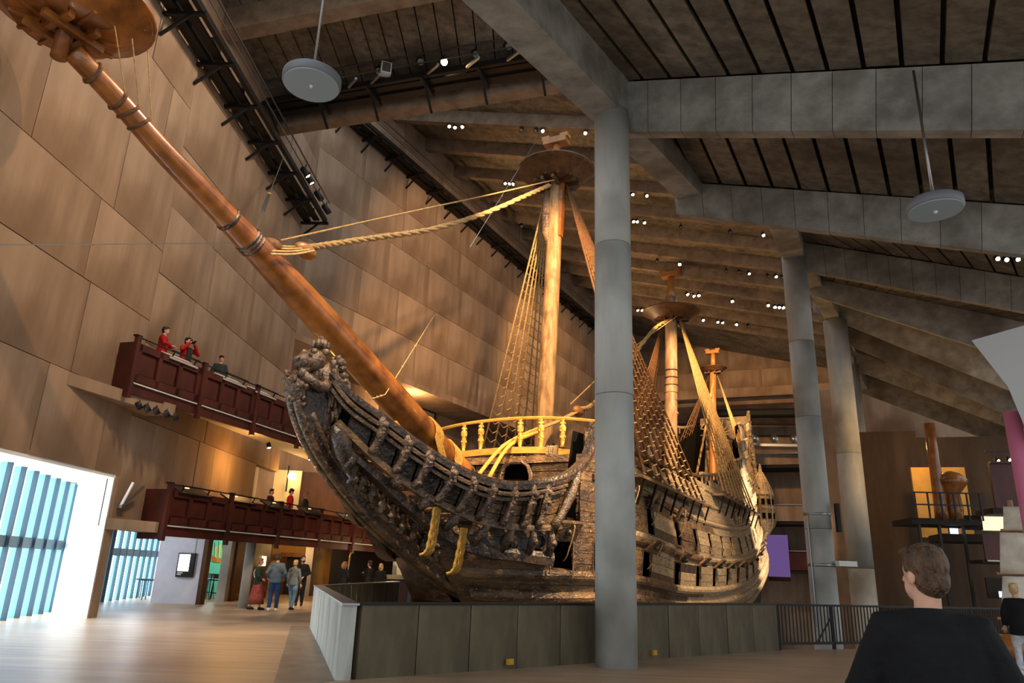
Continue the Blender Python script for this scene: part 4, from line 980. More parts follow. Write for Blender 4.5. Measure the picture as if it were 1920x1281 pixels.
# ================================================================== GALLERIES ON THE LEFT
BD = dirv(16); BN = Vector((BD.y, -BD.x, 0))
M['strip'] = mat('pale_strip', srgb(205, 200, 195), rough=.5)
M['woodwarm'] = mat('gallery_wood', srgb(134, 84, 44), srgb(100, 60, 30), 3, .55, (1, 1, .3), .05, spec=.3)
M['brass_lamp'] = emitter('brass_lamp_glow', (1, .62, .25, 1), 3.0)
def balcony(name, base, n, bay, zb, zt, label, floor_depth, seed):
    """wood-panelled balcony front: posts, framed bays with recessed fields, pale strip, fascia, handrail"""
    base = Vector(base); bal = thing(name, (base.x, base.y, zb), label, 'balcony')
    Lg = n * bay; ang = atan2(BD.y, BD.x); H = zt - zb
    # deck
    base0 = base; base = base - BN * .16
    MB().hexa([base + Vector((0, 0, zb + .5)), base + BD * Lg + Vector((0, 0, zb + .5)), base + BD * Lg - BN * floor_depth + Vector((0, 0, zb + .5)), base - BN * floor_depth * .25 + Vector((0, 0, zb + .5)),
               base + Vector((0, 0, zb + .74)), base + BD * Lg + Vector((0, 0, zb + .74)), base + BD * Lg - BN * floor_depth + Vector((0, 0, zb + .74)), base - BN * floor_depth * .25 + Vector((0, 0, zb + .74))]).build('deck', M['soffit'], bal); base = base0
    for i in range(n):
        a = base + BD * (i * bay)
        c = a + BD * (bay / 2)
        MB().box(c - BN * .06 + Vector((0, 0, zb + .14 + .1)), (bay - .12, .1, .28), ang).build('fascia', M['redwood'], bal)
        MB().box(c + BN * .0 + Vector((0, 0, zb + .4)), (bay - .13, .1, .035), ang).build('strip', M['strip'], bal)
        pn = MB().box(c - BN * .08 + Vector((0, 0, zb + .42 + (H - .42) / 2)), (bay - .1, .05, H - .44), ang).build('panel', M['redwood'], bal)
        g = MB(); z0 = zb + .44; z1 = zt
        g.box(c + Vector((0, 0, z0 + .12)), (bay - .12, .08, .22), ang); g.box(c + Vector((0, 0, z1 - .1)), (bay - .12, .08, .2), ang)
        for k in range(4): g.box(a + BD * (.14 + (bay - .28) * k / 3) + Vector((0, 0, (z0 + z1) / 2)), (.2 if k in (0, 3) else .14, .08, z1 - z0), ang)
        g.build('panel_frame', M['redwood'], pn)
        fme = MB().box((0, 0, 0), ((bay - .28) / 3 - .24, .05, z1 - z0 - .52)).mesh('field', M['redwood'])
        for k in range(3):
            o = link('field', fme, pn); o.location = a + BD * (.14 + (bay - .28) * (k + .5) / 3) - BN * .045 + Vector((0, 0, (z0 + z1) / 2)); o.rotation_euler = (0, 0, ang)
    for i in range(n + 1):
        a = base + BD * (i * bay)
        MB().box(a + BN * .05 + Vector((0, 0, (zb + zt) / 2 + .06)), (.14, .12, zt - zb + .2), ang).build('post', M['redwood'], bal)
        MB().box(a + BN * .03 + Vector((0, 0, zt + .18)), (.2, .14, .05), ang).build('post_cap', M['darkmetal'], bal)
    MB().tube([base + BN * .02 + Vector((0, 0, zt + .16)), base + BD * Lg + BN * .02 + Vector((0, 0, zt + .16))], .022, 8).build('handrail', M['darkmetal'], bal, True)
    # end return
    e = base - BN * (floor_depth * .25)
    MB().bar(base + Vector((0, 0, zb)), e + Vector((0, 0, zb)), .1, H, base=True).build('end_panel', M['redwood'], bal)
    return bal
lb = balcony('lower_balcony', (-10.1, 22.2, 0), 7, 2.98, 2.1, 3.55, 'lower dark red panelled balcony just above the ground floor', 3.2, 1)
ub = balcony('upper_balcony', (-10.45, 19.45, 0), 6, 2.85, 5.75, 7.28, 'upper dark red panelled balcony running behind the figurehead', 3.4, 2)
# sloping display boards on the balcony rails
def board(base, t, z, w, white, label, grp):
    c = Vector(base) + BD * t; o = thing('display_board', c + Vector((0, 0, z)), label, 'display board', grp); ang = atan2(BD.y, BD.x)
    R = Matrix.Rotation(ang, 3, 'Z') @ Matrix.Rotation(radians(28), 3, 'X')
    MB().box(c - BN * .12 + Vector((0, 0, z + .1)), (w, .5, .05), M=R).build('board', M['strip'] if white else M['black'], o)
    MB().bar(c - BD * w / 2 + BN * .12 + Vector((0, 0, z + .2)), c + BD * w / 2 + BN * .12 + Vector((0, 0, z + .2)), .05, .04).build('light_bar', M['darkmetal'], o)
    MB().box(c - BD * w * .3 + BN * .05 + Vector((0, 0, z + .16)), (.2, .05, .02), ang).build('lamp_strip', M['brass_lamp'] if not white else M['white'], o)
    for sg in (-1, 1): MB().bar(c + BD * w * .4 * sg + Vector((0, 0, z)), c + BD * w * .4 * sg + BN * .1 + Vector((0, 0, z + .2)), .03, .03).build('bracket', M['darkmetal'], o)
names = ['first', 'second', 'third', 'fourth', 'fifth', 'sixth']
for i, t in enumerate((1.15, 3.6, 5.9, 8.4, 11.6, 14.4)):
    board((-10.1, 22.2, 0), t, 3.5, 1.5, False, 'black sloping display board on lower balcony rail, %s from the window side' % names[i], 'display boards on the lower balcony')
for i, t in enumerate((1.9, 4.4, 6.2, 9.0)):
    board((-10.45, 19.45, 0), t, 7.22, 1.2, True, 'pale sloping display board on upper balcony rail, %s from the wall end' % names[i], 'display boards on the upper balcony')
# concrete ledges carrying the balconies
b = MB(); b.prism([on1(17.6, 5.6), on1(21.5, 5.6), Vector((-9.9, 21.3, 5.6)), Vector((-10.5, 19.6, 5.6))], (0, 0, .32)); tag(b.build('trim_2', M['conc_wall']), kind='structure')
b = MB(); b.prism([on1(20.6, 2.28), on1(23.6, 2.28), Vector((-10.2, 22.9, 2.28)), Vector((-10.2, 22.0, 2.28))], (0, 0, .3)); tag(b.build('trim_3', M['conc_wall']), kind='structure')
# spots under the upper balcony
def spotlight(name, loc, aim, r, L, glow, label, grp, warm=True):
    loc = Vector(loc); d = (Vector(aim) - loc).normalized(); o = thing(name, loc, label, 'spotlight', grp)
    MB().lathe(loc, [(r * .6, -L * .5), (r, -L * .4), (r, L * .5), (r * .85, L * .5), (r * .8, L * .42)], 12, d).build('housing', M['black'], o, True)
    MB().lathe(loc, [(r * .82, L * .4), (r * .82, L * .43)], 12, d).build('lens', M['lens_warm'] if glow and warm else (M['lens_cool'] if glow else M['steel']), o)
    MB().tube([loc + Vector((0, 0, L * .1)), loc + Vector((0, 0, L * .75))], r * .18, 6).build('bracket', M['black'], o)
    return o
M['lens_warm'] = emitter('warm_lens', (1, .72, .38, 1), 60.0); M['lens_cool'] = emitter('cool_lens', (.9, .95, 1, 1), 40.0)
for i, y in enumerate((19.95, 20.25, 20.6, 21.0, 21.35)):
    t = (y - 19.45) / BD.y; c = Vector((-10.4, 19.45, 5.6)) + BD * t - BN * .05
    spotlight('balcony_spotlight', c, c + Vector((.4, .5, -.8)), .08, .22, i < 4, 'small black spotlight under upper balcony front, %s of the row' % names[i], 'spots under the upper balcony', False)
for i, (t) in enumerate((7.3, 10.2, 10.7, 11.4)):
    c = Vector((-10.45, 19.45, 5.62)) + BD * t - BN * .3
    spotlight('balcony_spotlight', c, c + Vector((.3, -.2, -.9)), .08, .2, True, 'small spotlight under upper balcony left of the stem, %s along the fascia' % names[i], 'spots under the upper balcony', False)
# wall fixture shaped like a V
vf = thing('wall_light', on1(21.2, 3.05, .05), 'white V-shaped fixture on concrete wall beside the window pillar', 'wall light')
MB().bar(on1(21.0, 2.95, .1), on1(21.05, 3.6, .3), .1, .06).build('arm', M['white'], vf); MB().bar(on1(21.1, 2.95, .1), on1(21.65, 3.55, .3), .08, .05).build('arm', M['steel'], vf)
MB().box(on1(21.1, 2.92, .08), (.12, .3, .1)).build('base', M['steel'], vf)

# ---- rooms behind the ground floor
def slab(name, a, c, th, z0, z1, m, kind='structure'):
    b = MB(); b.bar((a[0], a[1], z0), (c[0], c[1], z0), th, z1 - z0, base=True); return tag(b.build(name, m), kind=kind)
M['grey_wall'] = mat('grey_plaster', srgb(214, 217, 230), srgb(196, 199, 214), 1, .8)
M['green_wall'] = mat('mint_wall', srgb(120, 214, 178), srgb(96, 196, 160), 1.2, .7)
M['brown_wall'] = mat('brown_panel', srgb(92, 56, 30), srgb(70, 42, 22), 2, .6, (1, 1, .3))
M['yellow_wall'] = mat('ochre_wall', srgb(214, 168, 92), srgb(190, 142, 70), 1, .8)
M['dark_wall'] = mat('dark_wall', srgb(40, 32, 26), rough=.85)
slab('wall_partition', (-12.95, 28.7), (-11.28, 28.7), .34, 0, 2.45, M['grey_wall'])
slab('wall_partition_end', (-11.28, 28.72), (-11.12, 28.72), .44, 0, 2.45, M['brown_wall'])
slab('wall_window_pier', (-15.6, 34.6), (-13.4, 33.6), .3, 0, 2.6, M['grey_wall'])
slab('wall_mint_room', (-15.2, 36.2), (-12.2, 36.2), .2, 0, 3, M['green_wall'])
slab('wall_mint_side', (-11.55, 31.4), (-11.2, 31.4), .5, 0, 2.5, M['conc'])
slab('wall_brown', (-11.2, 31.6), (-11.2, 36.2), .2, 0, 2.6, M['brown_wall'])
slab('wall_ochre', (-12.4, 40.6), (-6, 41.6), .3, 0, 2.7, M['yellow_wall'])
slab('wall_pier_room', (-10.25, 39.4), (-9.85, 39.4), .4, 0, 2.6, M['conc'])
slab('wall_stair', (-9.2, 44.6), (-6.5, 44.6), .2, 0, 4.5, M['yellow_wall'])
slab('wall_dark_room', (-9.0, 39.6), (-4.0, 41.0), .2, 0, 2.6, M['dark_wall'])
slab('wall_back_room', (-26, 46), (0, 46), .3, 0, 7, M['dark_wall'])
slab('wall_cafe', (-26, 40), (-14.9, 36.3), .3, 0, 3, M['grey_wall'])
slab('ceiling_rooms', (-14.1, 24.2), (-13.4, 46), 6, 2.62, 2.8, M['soffit'])
# lower-gallery rooms above
slab('wall_gallery_rear', (-13, 38.6), (-4, 40.4), .3, 2.6, 6.2, M['brown_wall'])
slab('wall_gallery_white', (-12.2, 37.6), (-10.55, 37.9), .25, 2.5, 6.1, mat('gallery_cream', srgb(206, 178, 120), rough=.8))
slab('wall_gallery_pier', (-12.1, 34.4), (-11.7, 34.4), .5, 2.4, 6.2, M['conc'])
# door portal and stair
dr = thing('wooden_portal', (-10.8, 39.9, 0), 'dark wooden doorway with heavy lintel in the ochre room', 'doorway')
for x in (-11.45, -10.55): MB().box((x, 39.95, .95), (.14, .16, 1.9)).build('jamb', M['brown_wall'], dr)
MB().box((-11.0, 39.9, 1.98), (1.5, .26, .2)).build('lintel', M['woodwarm'], dr); MB().box((-11.0, 40.1, .95), (.78, .06, 1.85)).build('door_leaf', M['dark_wall'], dr)
st = thing('staircase', (-9.4, 41, 0), 'pale wooden stair climbing beside the ochre wall', 'staircase')
for i in range(9):
    MB().box((-9.35 + i * .05, 40.3 + i * .3, .09 + i * .18), (1.15, .34, .17)).build('step', M['pine_new'], st)
MB().tube([(-8.7, 40.3, 1.0), (-8.25, 43, 2.6)], .03, 6).build('handrail', M['darkmetal'], st)
# screen on the grey partition
sc_ = thing('info_screen', (-11.9, 28.5, 1.05), 'bright white information screen hung on the grey partition', 'screen')
MB().box((-11.83, 28.46, 1.37), (.62, .1, .86)).build('casing', M['darkmetal'], sc_)
MB().box((-11.89, 28.4, 1.45), (.4, .02, .6)).build('display', emitter('screen_white', (1, 1, 1, 1), 2.2), sc_)
MB().box((-11.98, 28.4, 1.09), (.2, .02, .035)).build('caption', M['white'], sc_); MB().box((-12.01, 28.4, 1.03), (.15, .02, .035)).build('caption', M['white'], sc_)
MB().tube([(-11.62, 28.48, 1.8), (-11.6, 28.48, 2.5)], .015, 6).build('cable', M['white'], sc_)
# wall painting of a small ship in the mint room
wp = thing('wall_painting', (-13.5, 36.05, 1.2), 'orange painted ship motif on the mint green wall', 'painting')
og = mat('painted_orange', srgb(214, 128, 40), srgb(170, 60, 24), 5, .6); yw = mat('painted_yellow', srgb(238, 196, 90), rough=.6)
MB().prism([(-13.75, 36.06, 1.5), (-13.2, 36.06, 1.5), (-13.1, 36.06, 1.75), (-13.3, 36.06, 1.66), (-13.6, 36.06, 1.68), (-13.85, 36.06, 1.8)], (0, -.02, 0)).build('painted_hull', og, wp)
for x, z, h, w in ((-13.68, 1.72, .5, .1), (-13.5, 1.7, .62, .12), (-13.3, 1.72, .55, .1)):
    MB().prism([(x - w / 2, 36.06, z), (x + w / 2, 36.06, z), (x + w / 2 - .04, 36.06, z + h), (x - .06, 36.06, z + h * .9)], (0, -.02, 0)).build('painted_sail', yw, wp)
    MB().tube([(x - .02, 36.04, z), (x - .1, 36.04, z + h + .14)], .012, 5).build('painted_mast', M['dark_wall'], wp)
# cafe furniture
def stool(loc, rz, label, grp, h=.78):
    o = bpy.data.objects.new('bar_stool', None); COL.objects.link(o); o.location = loc; o.rotation_euler = (0, 0, rz); tag(o, label, 'stool', grp)
    MB().box((0, 0, h), (.36, .36, .05)).build('seat', M['black'], o)
    for x in (-.15, .15):
        for y in (-.15, .15): MB().tube([(x, y, h), (x * 1.45, y * 1.45, 0)], .016, 6).build('leg', M['darkmetal'], o)
    MB().box((0, -.17, h + .16), (.34, .04, .18)).build('backrest', M['black'], o)
    g = MB()
    for a, c in (((-.2, -.2), (.2, -.2)), ((.2, -.2), (.2, .2)), ((.2, .2), (-.2, .2)), ((-.2, .2), (-.2, -.2))): g.tube([(*a, h * .35), (*c, h * .35)], .012, 5)
    g.build('footrest', M['darkmetal'], o)
def table(loc, rz, w, d, h, label, grp, m='black'):
    o = bpy.data.objects.new('cafe_table', None); COL.objects.link(o); o.location = loc; o.rotation_euler = (0, 0, rz); tag(o, label, 'table', grp)
    MB().box((0, 0, h), (w, d, .045)).build('tabletop', M[m], o)
    for x in (-w * .42, w * .42):
        for y in (-d * .38, d * .38): MB().tube([(x, y, h), (x, y, 0)], .02, 6).build('leg', M['darkmetal'], o)
table((-12.05, 33.0, 0), .1, 1.0, .6, 1.0, 'tall black cafe table in the mint room', 'cafe tables')
stool((-11.95, 32.2, 0), .3, 'black bar stool before the tall mint room table, nearer the pier', 'cafe stools'); stool((-12.5, 32.6, 0), 2.8, 'black bar stool before the tall mint room table, nearer the partition', 'cafe stools')
for i, (x, y, h) in enumerate(((-14.2, 31.6, .74), (-13.5, 30.6, .74), (-13.9, 33.0, .95))):
    table((x, y, 0), .15, 1.5, .6, h, ['slim cafe table by the fin window, the middle one', 'slim cafe table beside grey partition, closest to it', 'tall slim cafe table, rearmost by the fin window'][i], 'cafe tables', 'darkmetal')
for i, (x, y) in enumerate(((-13.2, 31.6), (-12.95, 30.4), (-13.15, 32.8))): stool((x, y, 0), .6 * i, ['dark stool between the slim cafe tables', 'dark stool closest to the grey partition end', 'dark stool rearmost beside the slim tables'][i], 'cafe stools', .5)
# globe lamp in the lower gallery
gl = thing('globe_lamp', (-10.85, 37.2, 5.75), 'round white globe lamp on dark bracket above lower balcony', 'lamp')
MB().ball((-10.85, 37.2, 5.75), .2, 18, 12).build('globe', emitter('globe_glow', (1, .85, .55, 1), 20), gl, True); MB().tube([(-11.12, 37.4, 5.0), (-11.12, 37.4, 6.3)], .04, 8).build('stem', M['darkmetal'], gl)
MB().tube([(-11.12, 37.4, 5.75), (-10.95, 37.25, 5.75)], .025, 8).build('arm', M['darkmetal'], gl)
ws = thing('wall_sconce', (-11.2, 35.0, 1.4), 'small glowing yellow wall lantern behind the slim column', 'lamp')
MB().box((-11.02, 35.0, 1.62), (.14, .2, .42)).build('shade', emitter('sconce_glow', (1, .68, .22, 1), 6), ws); MB().box((-11.08, 35.0, 1.36), (.08, .1, .14)).build('bracket', M['darkmetal'], ws)
# counter and vitrine behind the ship's forefoot
vt = thing('display_case', (-4.6, 36.0, 0), 'lit glass display case behind the stem of the ship', 'display case')
MB().box((-4.5, 36.4, .5), (1.3, .6, 1.0), -.2).build('plinth', M['redwood'], vt); MB().box((-4.5, 36.4, 1.6), (1.1, .5, 1.1), -.2).build('case', mat('case_lit', srgb(214, 196, 160), rough=.5), vt); MB().box((-4.5, 36.4, 2.2), (1.3, .6, .08), -.2).build('lid', M['brown_wall'], vt)
ct = thing('ticket_counter', (-4.7, 33.5, 0), 'dark red counter with sloping black top by the ship forefoot', 'counter')
MB().box((-4.75, 33.4, .5), (1.4, .7, 1.0), -.1).build('body', M['redwood'], ct); MB().box((-4.75, 33.35, 1.12), (1.2, .6, .05), M=Matrix.Rotation(-.3, 3, 'Z') @ Matrix.Rotation(.3, 3, 'X')).build('top', M['black'], ct)
tl = thing('standing_post', (-6.75, 33.2, 1.5), 'tall thin standing post with gold top behind side parapet', 'post')
MB().tube([(-6.75, 33.2, 0), (-6.75, 33.2, 1.55)], .025, 8).build('pole', M['steel'], tl); MB().tube([(-6.75, 33.2, 1.55), (-6.75, 33.2, 1.95), (-6.7, 33.2, 2.1)], .035, 8).build('tip', M['gold'], tl)

# ================================================================== RIGHT SIDE
rl = thing('railing', (10.5, 20.2, 0), 'black steel bar railing between parapet end and the walking man', 'railing')
A, B_ = Vector((6.5, 18.38, 0)), Vector((14.6, 22.05, 0)); RDv = (B_ - A).normalized(); RL = (B_ - A).length
MB().bar(A + Vector((0, 0, 1.0)), B_ + Vector((0, 0, 1.0)), .06, .05).build('top_rail', M['black'], rl); MB().bar(A + Vector((0, 0, .14)), B_ + Vector((0, 0, .14)), .06, .06).build('bottom_rail', M['black'], rl)
bme = MB().box((0, 0, .57), (.022, .022, .84)).mesh('bar', M['black'])
k = int(RL / .115)
for i in range(k):
    o = link('bar', bme, rl); o.matrix_parent_inverse = PINV[rl.name]; o.location = A + RDv * (i * .115 + .05)
for i in range(6):
    c = A + RDv * (.03 + i * 1.75)
    MB().box(c + Vector((0, 0, .5)), (.07, .07, 1.0)).build('post', M['black'], rl)
    if i in (1, 2, 3): MB().bar(c + Vector((0, 0, .75)), c - RDv * .55 + Vector((0, 0, .15)), .03, .03).build('brace', M['black'], rl)

# ================================================================== VISITORS
def remesh(o, vox, sm=4):
    md = o.modifiers.new('r', 'REMESH'); md.mode = 'VOXEL'; md.voxel_size = vox; md.use_smooth_shade = True
    if sm: s_ = o.modifiers.new('s', 'SMOOTH'); s_.factor = .5; s_.iterations = sm
def cloth(name, c, r=.85): return mat(name, srgb(*c), srgb(*[int(x * .78) for x in c]), 9, r, (1, 1, 1), .15, 40, spec=.2)
SKIN = mat('skin', srgb(206, 158, 132), srgb(188, 138, 112), 8, .55, spec=.35)
SHOE = mat('shoe_leather', srgb(26, 22, 20), rough=.5); SHOEW = mat('white_sneaker', srgb(210, 206, 198), rough=.6)
EYE = mat('eye_dark', srgb(20, 16, 14), rough=.3); LIP = mat('lips', srgb(150, 84, 74), rough=.5)
def hand(g, w, d, sd, s=1.0):
    """palm, four unequal bent fingers and a thumb leaving the side of the palm"""
    w, d = Vector(w), Vector(d).normalized(); a = Vector((0, 0, 1)).cross(d)
    if a.length < .1: a = Vector((0, 1, 0))
    a.normalize(); a = a * sd; n = d.cross(a).normalized()
    g.tube([w, w + d * .035, w + d * .085], [.026, .036, .038], 8)
    for k, L in enumerate((.062, .074, .068, .052)):
        b0 = w + d * .085 + a * (.027 - .018 * k); g.tube([b0, b0 + d * L * .5 + n * .008, b0 + d * L * .85 + n * .024], [.0095, .0088, .007], 6)
    t0 = w + d * .03 + a * .03; g.tube([t0, t0 + d * .03 + a * .03, t0 + d * .062 + a * .036 + n * .01], [.0125, .011, .008], 6)
def person(loc, rz, H, label, top, bottom, hair, legs=((0, 0), (0, 0)), arms=None, yaw=0.0, pitch=0.0, skirt=None, shoes=None, hood=False, longhair=False, coat=0.0, beard=False, vox=.02, cap=None, prop=None, turtle=False, bulk=1.0):
    """local frame: facing +Y, feet at z=0; H is the standing height"""
    k = H / 1.75
    arms = arms or (((-.25, -.02, 1.16), (-.26, .06, .92)), ((.25, -.02, 1.16), (.26, .06, .92)))
    def T(q): return Vector(q) * k
    hd = Matrix.Rotation(yaw, 3, 'Z') @ Matrix.Rotation(pitch, 3, 'X'); hc = Vector((0, .015, 1.635))
    def Hd(q): return (hc + hd @ Vector(q)) * k
    g = MB()
    g.tube([T((0, 0, .86)), T((0, 0, .98)), T((0, .01, 1.1)), T((0, .01, 1.25)), T((0, 0, 1.38)), T((0, -.01, 1.45))], [k * x for x in (.09, .105, .09, .1, .1, .06)], 12)
    g.tube([T((0, -.01, 1.42)), T((0, 0, 1.5)), Hd((0, -.01, -.06))], [k * .065, k * .056, k * .055], 10)
    g.ball(Hd((0, -.008, .03)), (.076 * k, .096 * k, .1 * k), 16, 12, hd); g.ball(Hd((0, .03, -.045)), (.058 * k, .064 * k, .07 * k), 14, 10, hd)
    g.tube([Hd((0, .088, .02)), Hd((0, .108, -.018)), Hd((0, .09, -.03))], [.011 * k, .016 * k, .01 * k], 7)
    for sd in (-1, 1):
        g.ball(Hd((.077 * sd, -.006, -.008)), (.012 * k, .022 * k, .033 * k), 8, 6, hd)
        (ya, yk) = legs[0 if sd < 0 else 1]
        hip, knee, ank = T((.095 * sd, 0, .9)), T((.1 * sd, yk, .5)), T((.1 * sd, ya, .08 + max(0, -ya) * .15))
        g.tube([hip, hip.lerp(knee, .5), knee, knee.lerp(ank, .35), ank], [k * x for x in (.075, .066, .05, .048, .036)], 10)
        g.tube([ank + T((0, -.045, -.04)), ank + T((0, .02, -.045)), ank + T((0, .15, -.055))], [k * .036, k * .04, k * .025], 8)
        sh = T((.17 * sd, -.005, 1.405)); el, wr = [T(q) for q in arms[0 if sd < 0 else 1]]
        g.tube([T((.1 * sd, -.005, 1.4)), sh, sh.lerp(el, .5), el, el.lerp(wr, .5), wr], [k * x for x in (.05, .052, .044, .038, .034, .027)], 9)
        hand(g, wr, wr - el, -sd, k)
    body = g.mesh('person', SKIN, True); p = bpy.data.objects.new('person', body); COL.objects.link(p); p.location = loc; p.rotation_euler = (0, 0, rz)
    tag(p, label, 'person'); remesh(p, vox * .6, 2)
    b_ = bulk; B = lambda q: q * k * b_
    g = MB(); zl = .86 - coat
    ts = [(0, 0, zl), (0, 0, 1.0), (0, .005, 1.14), (0, .005, 1.28), (0, -.005, 1.39), (0, -.012, 1.45)]
    vs = []
    for q, (rx, ry) in zip(ts, ((.2, .16), (.195, .155), (.178, .14), (.192, .145), (.185, .13), (.1, .085))):
        for j in range(16): a = 2 * pi * j / 16; vs.append(T(q) + Vector((B(rx) * cos(a), B(ry) * sin(a), 0)))
    g.add(vs, [(i * 16 + j, i * 16 + (j + 1) % 16, (i + 1) * 16 + (j + 1) % 16, (i + 1) * 16 + j) for i in range(5) for j in range(16)] + [tuple(range(15, -1, -1)), tuple(range(80, 96))])
    for sd in (-1, 1):
        sh = T((.165 * sd, -.005, 1.4)); el, wr = [T(q) for q in arms[0 if sd < 0 else 1]]
        g.tube([T((.06 * sd, -.005, 1.4)), sh, sh.lerp(el, .5), el, el.lerp(wr, .5), wr.lerp(el, .06)], [B(x) for x in (.085, .084, .07, .062, .055, .045)], 12)
        g.ball(el + (el - (sh + wr) / 2) * .05, B(.064), 8, 6)
    g.tube([T((0, -.01, 1.42)), T((0, -.005, 1.5 if turtle else 1.475))], [B(.088), B(.074)], 14)
    if hood: g.ball(T((0, -.1, 1.44)), (.12 * k, .075 * k, .085 * k), 12, 8)
    o = g.build('jacket', top, p, True); remesh(o, vox, 3)
    g = MB()
    if skirt: 
        g.lathe((0, .02, 0), [(k * r_, k * z) for r_, z in ((.27, .2), (.25, .4), (.21, .7), (.16, .95), (.15, .99))], 24); o = g.build('skirt', skirt, p, True)
    else:
        for sd in (-1, 1):
            (ya, yk) = legs[0 if sd < 0 else 1]
            hip, knee, ank = T((.09 * sd, 0, .92)), T((.1 * sd, yk, .5)), T((.1 * sd, ya, .1 + max(0, -ya) * .15))
            g.tube([T((.05 * sd, 0, .98)), hip, hip.lerp(knee, .5), knee, knee.lerp(ank, .4), ank], [k * x for x in (.105, .112, .096, .074, .07, .06)], 12)
        o = g.build('trousers', bottom, p, True); remesh(o, vox, 3)
    for sd in (-1, 1):
        ya = legs[0 if sd < 0 else 1][0]; ank = T((.1 * sd, ya, .08 + max(0, -ya) * .15)); g = MB()
        g.tube([ank + T((0, -.06, -.035)), ank + T((0, 0, -.03)), ank + T((0, .1, -.045)), ank + T((0, .18, -.055))], [k * .05, k * .056, k * .046, k * .024], 10)
        o = g.build('shoe', shoes or SHOE, p, True)
    g = MB()
    g.ball(Hd((0, -.022, .05)), (.088 * k, .1 * k, .097 * k), 18, 12, hd); g.ball(Hd((0, -.045, -.01)), (.078 * k, .07 * k, .085 * k), 14, 10, hd)
    for j in range(16):
        a = 2 * pi * j / 16; g.ball(Hd((.06 * cos(a), -.01 + .066 * sin(a), .108 - .01 * abs(sin(3 * a)))), .028 * k, 6, 4)
    g.ball(Hd((0, .06, .1)), (.06 * k, .035 * k, .032 * k), 10, 6, hd)
    if longhair:
        g.tube([Hd((0, -.06, .05)), Hd((0, -.085, -.06)), Hd((0, -.08, -.15))], [.085 * k, .09 * k, .06 * k], 12)
        for sd in (-1, 1): g.tube([Hd((.07 * sd, -.01, .05)), Hd((.082 * sd, -.02, -.06)), Hd((.07 * sd, -.02, -.14))], [.03 * k, .035 * k, .02 * k], 8)
    o = g.build('hair', hair, p, True); remesh(o, vox * .5, 2)
    if beard:
        g = MB(); g.ball(Hd((0, .045, -.078)), (.058 * k, .055 * k, .045 * k), 12, 8, hd); g.build('beard', hair, p, True)
    g = MB()
    for sd in (-1, 1): g.ball(Hd((.03 * sd, .076, .02)), .009 * k, 8, 6)
    g.build('eyes', EYE, p, True)
    MB().ball(Hd((0, .088, -.062)), (.024 * k, .01 * k, .007 * k), 8, 5, hd).build('mouth', LIP, p, True)
    return p
blond = mat('blond_hair', srgb(206, 178, 128), srgb(160, 128, 80), 18, .55); brown = mat('brown_hair', srgb(96, 66, 40), srgb(46, 30, 18), 26, .5, (1, 1, .3), .8, 60); dark = mat('dark_hair', srgb(26, 22, 20), rough=.5); auburn = mat('auburn_hair', srgb(170, 112, 66), srgb(128, 80, 44), 18, .5)
black_c = cloth('black_cloth', (26, 26, 28)); grey_c = cloth('grey_jacket', (98, 108, 118)); hood_c = cloth('grey_hoodie', (112, 122, 126)); jean = cloth('blue_jeans', (44, 72, 112)); ljean = cloth('light_jeans', (120, 152, 176)); green_c = cloth('green_bomber', (48, 66, 52)); red_c = cloth('rust_skirt', (150, 72, 62)); redj = cloth('red_jacket', (176, 30, 30)); white_c = cloth('white_trousers', (214, 216, 222)); darkgreen = cloth('dark_grey_top', (52, 56, 54))
# foreground man seen from behind
person((1.82, 3.3, 0), radians(-22), 1.70, 'man with short brown hair and black coat in the foreground corner', cloth('black_coat', (22, 22, 25)), black_c, brown, ((-.1, .02), (.14, .05)), (((-.3, .02, 1.14), (-.28, .16, .95)), ((.29, .02, 1.14), (.27, .18, .96))), radians(38), 0, coat=.25, vox=.012, bulk=1.18, turtle=True)
# walking group under the lower balcony
w_ = person((-8.45, 26.5, 0), radians(-75), 1.68, 'woman in green bomber jacket and long rust skirt walking by slim column', green_c, None, auburn, ((.16, .1), (-.2, 0)), (((-.27, 0, 1.15), (-.16, .14, 1.05)), ((.27, 0, 1.15), (.16, .14, 1.05))), radians(-10), 0, skirt=red_c, vox=.02)
MB().tube(spline([(-.15, -.05, 1.42), (0, -.17, 1.25), (.17, -.12, 1.05)], 4), .012, 5).build('bag_strap', M['white'], w_)
person((-7.72, 26.05, 0), radians(12), 1.86, 'tall man in grey jacket and blue jeans walking away', grey_c, jean, brown, ((-.12, .03), (.16, .08)), (((-.28, -.06, 1.16), (-.24, .1, 1.0)), ((.28, -.06, 1.16), (.24, .1, 1.0))), radians(-5), 0, shoes=SHOEW)
hd_ = person((-7.42, 27.2, 0), radians(-14), 1.66, 'blonde woman in grey hooded jacket and light jeans walking away', hood_c, ljean, blond, ((.18, .1), (-.14, .02)), None, radians(5), 0, hood=True)
MB().tube(spline([(.14, -.06, 1.42), (0, -.17, 1.25), (-.18, -.1, 1.02)], 4), .012, 5).build('bag_strap', M['rope'], hd_)
person((-7.95, 30.2, 0), radians(195), 1.84, 'bearded man in black clothes facing the camera with clasped hands', black_c, black_c, dark, ((0, .02), (.05, .04)), (((-.27, .04, 1.16), (-.06, .2, 1.0)), ((.27, .04, 1.16), (.06, .2, 1.0))), radians(20), radians(14), beard=True)
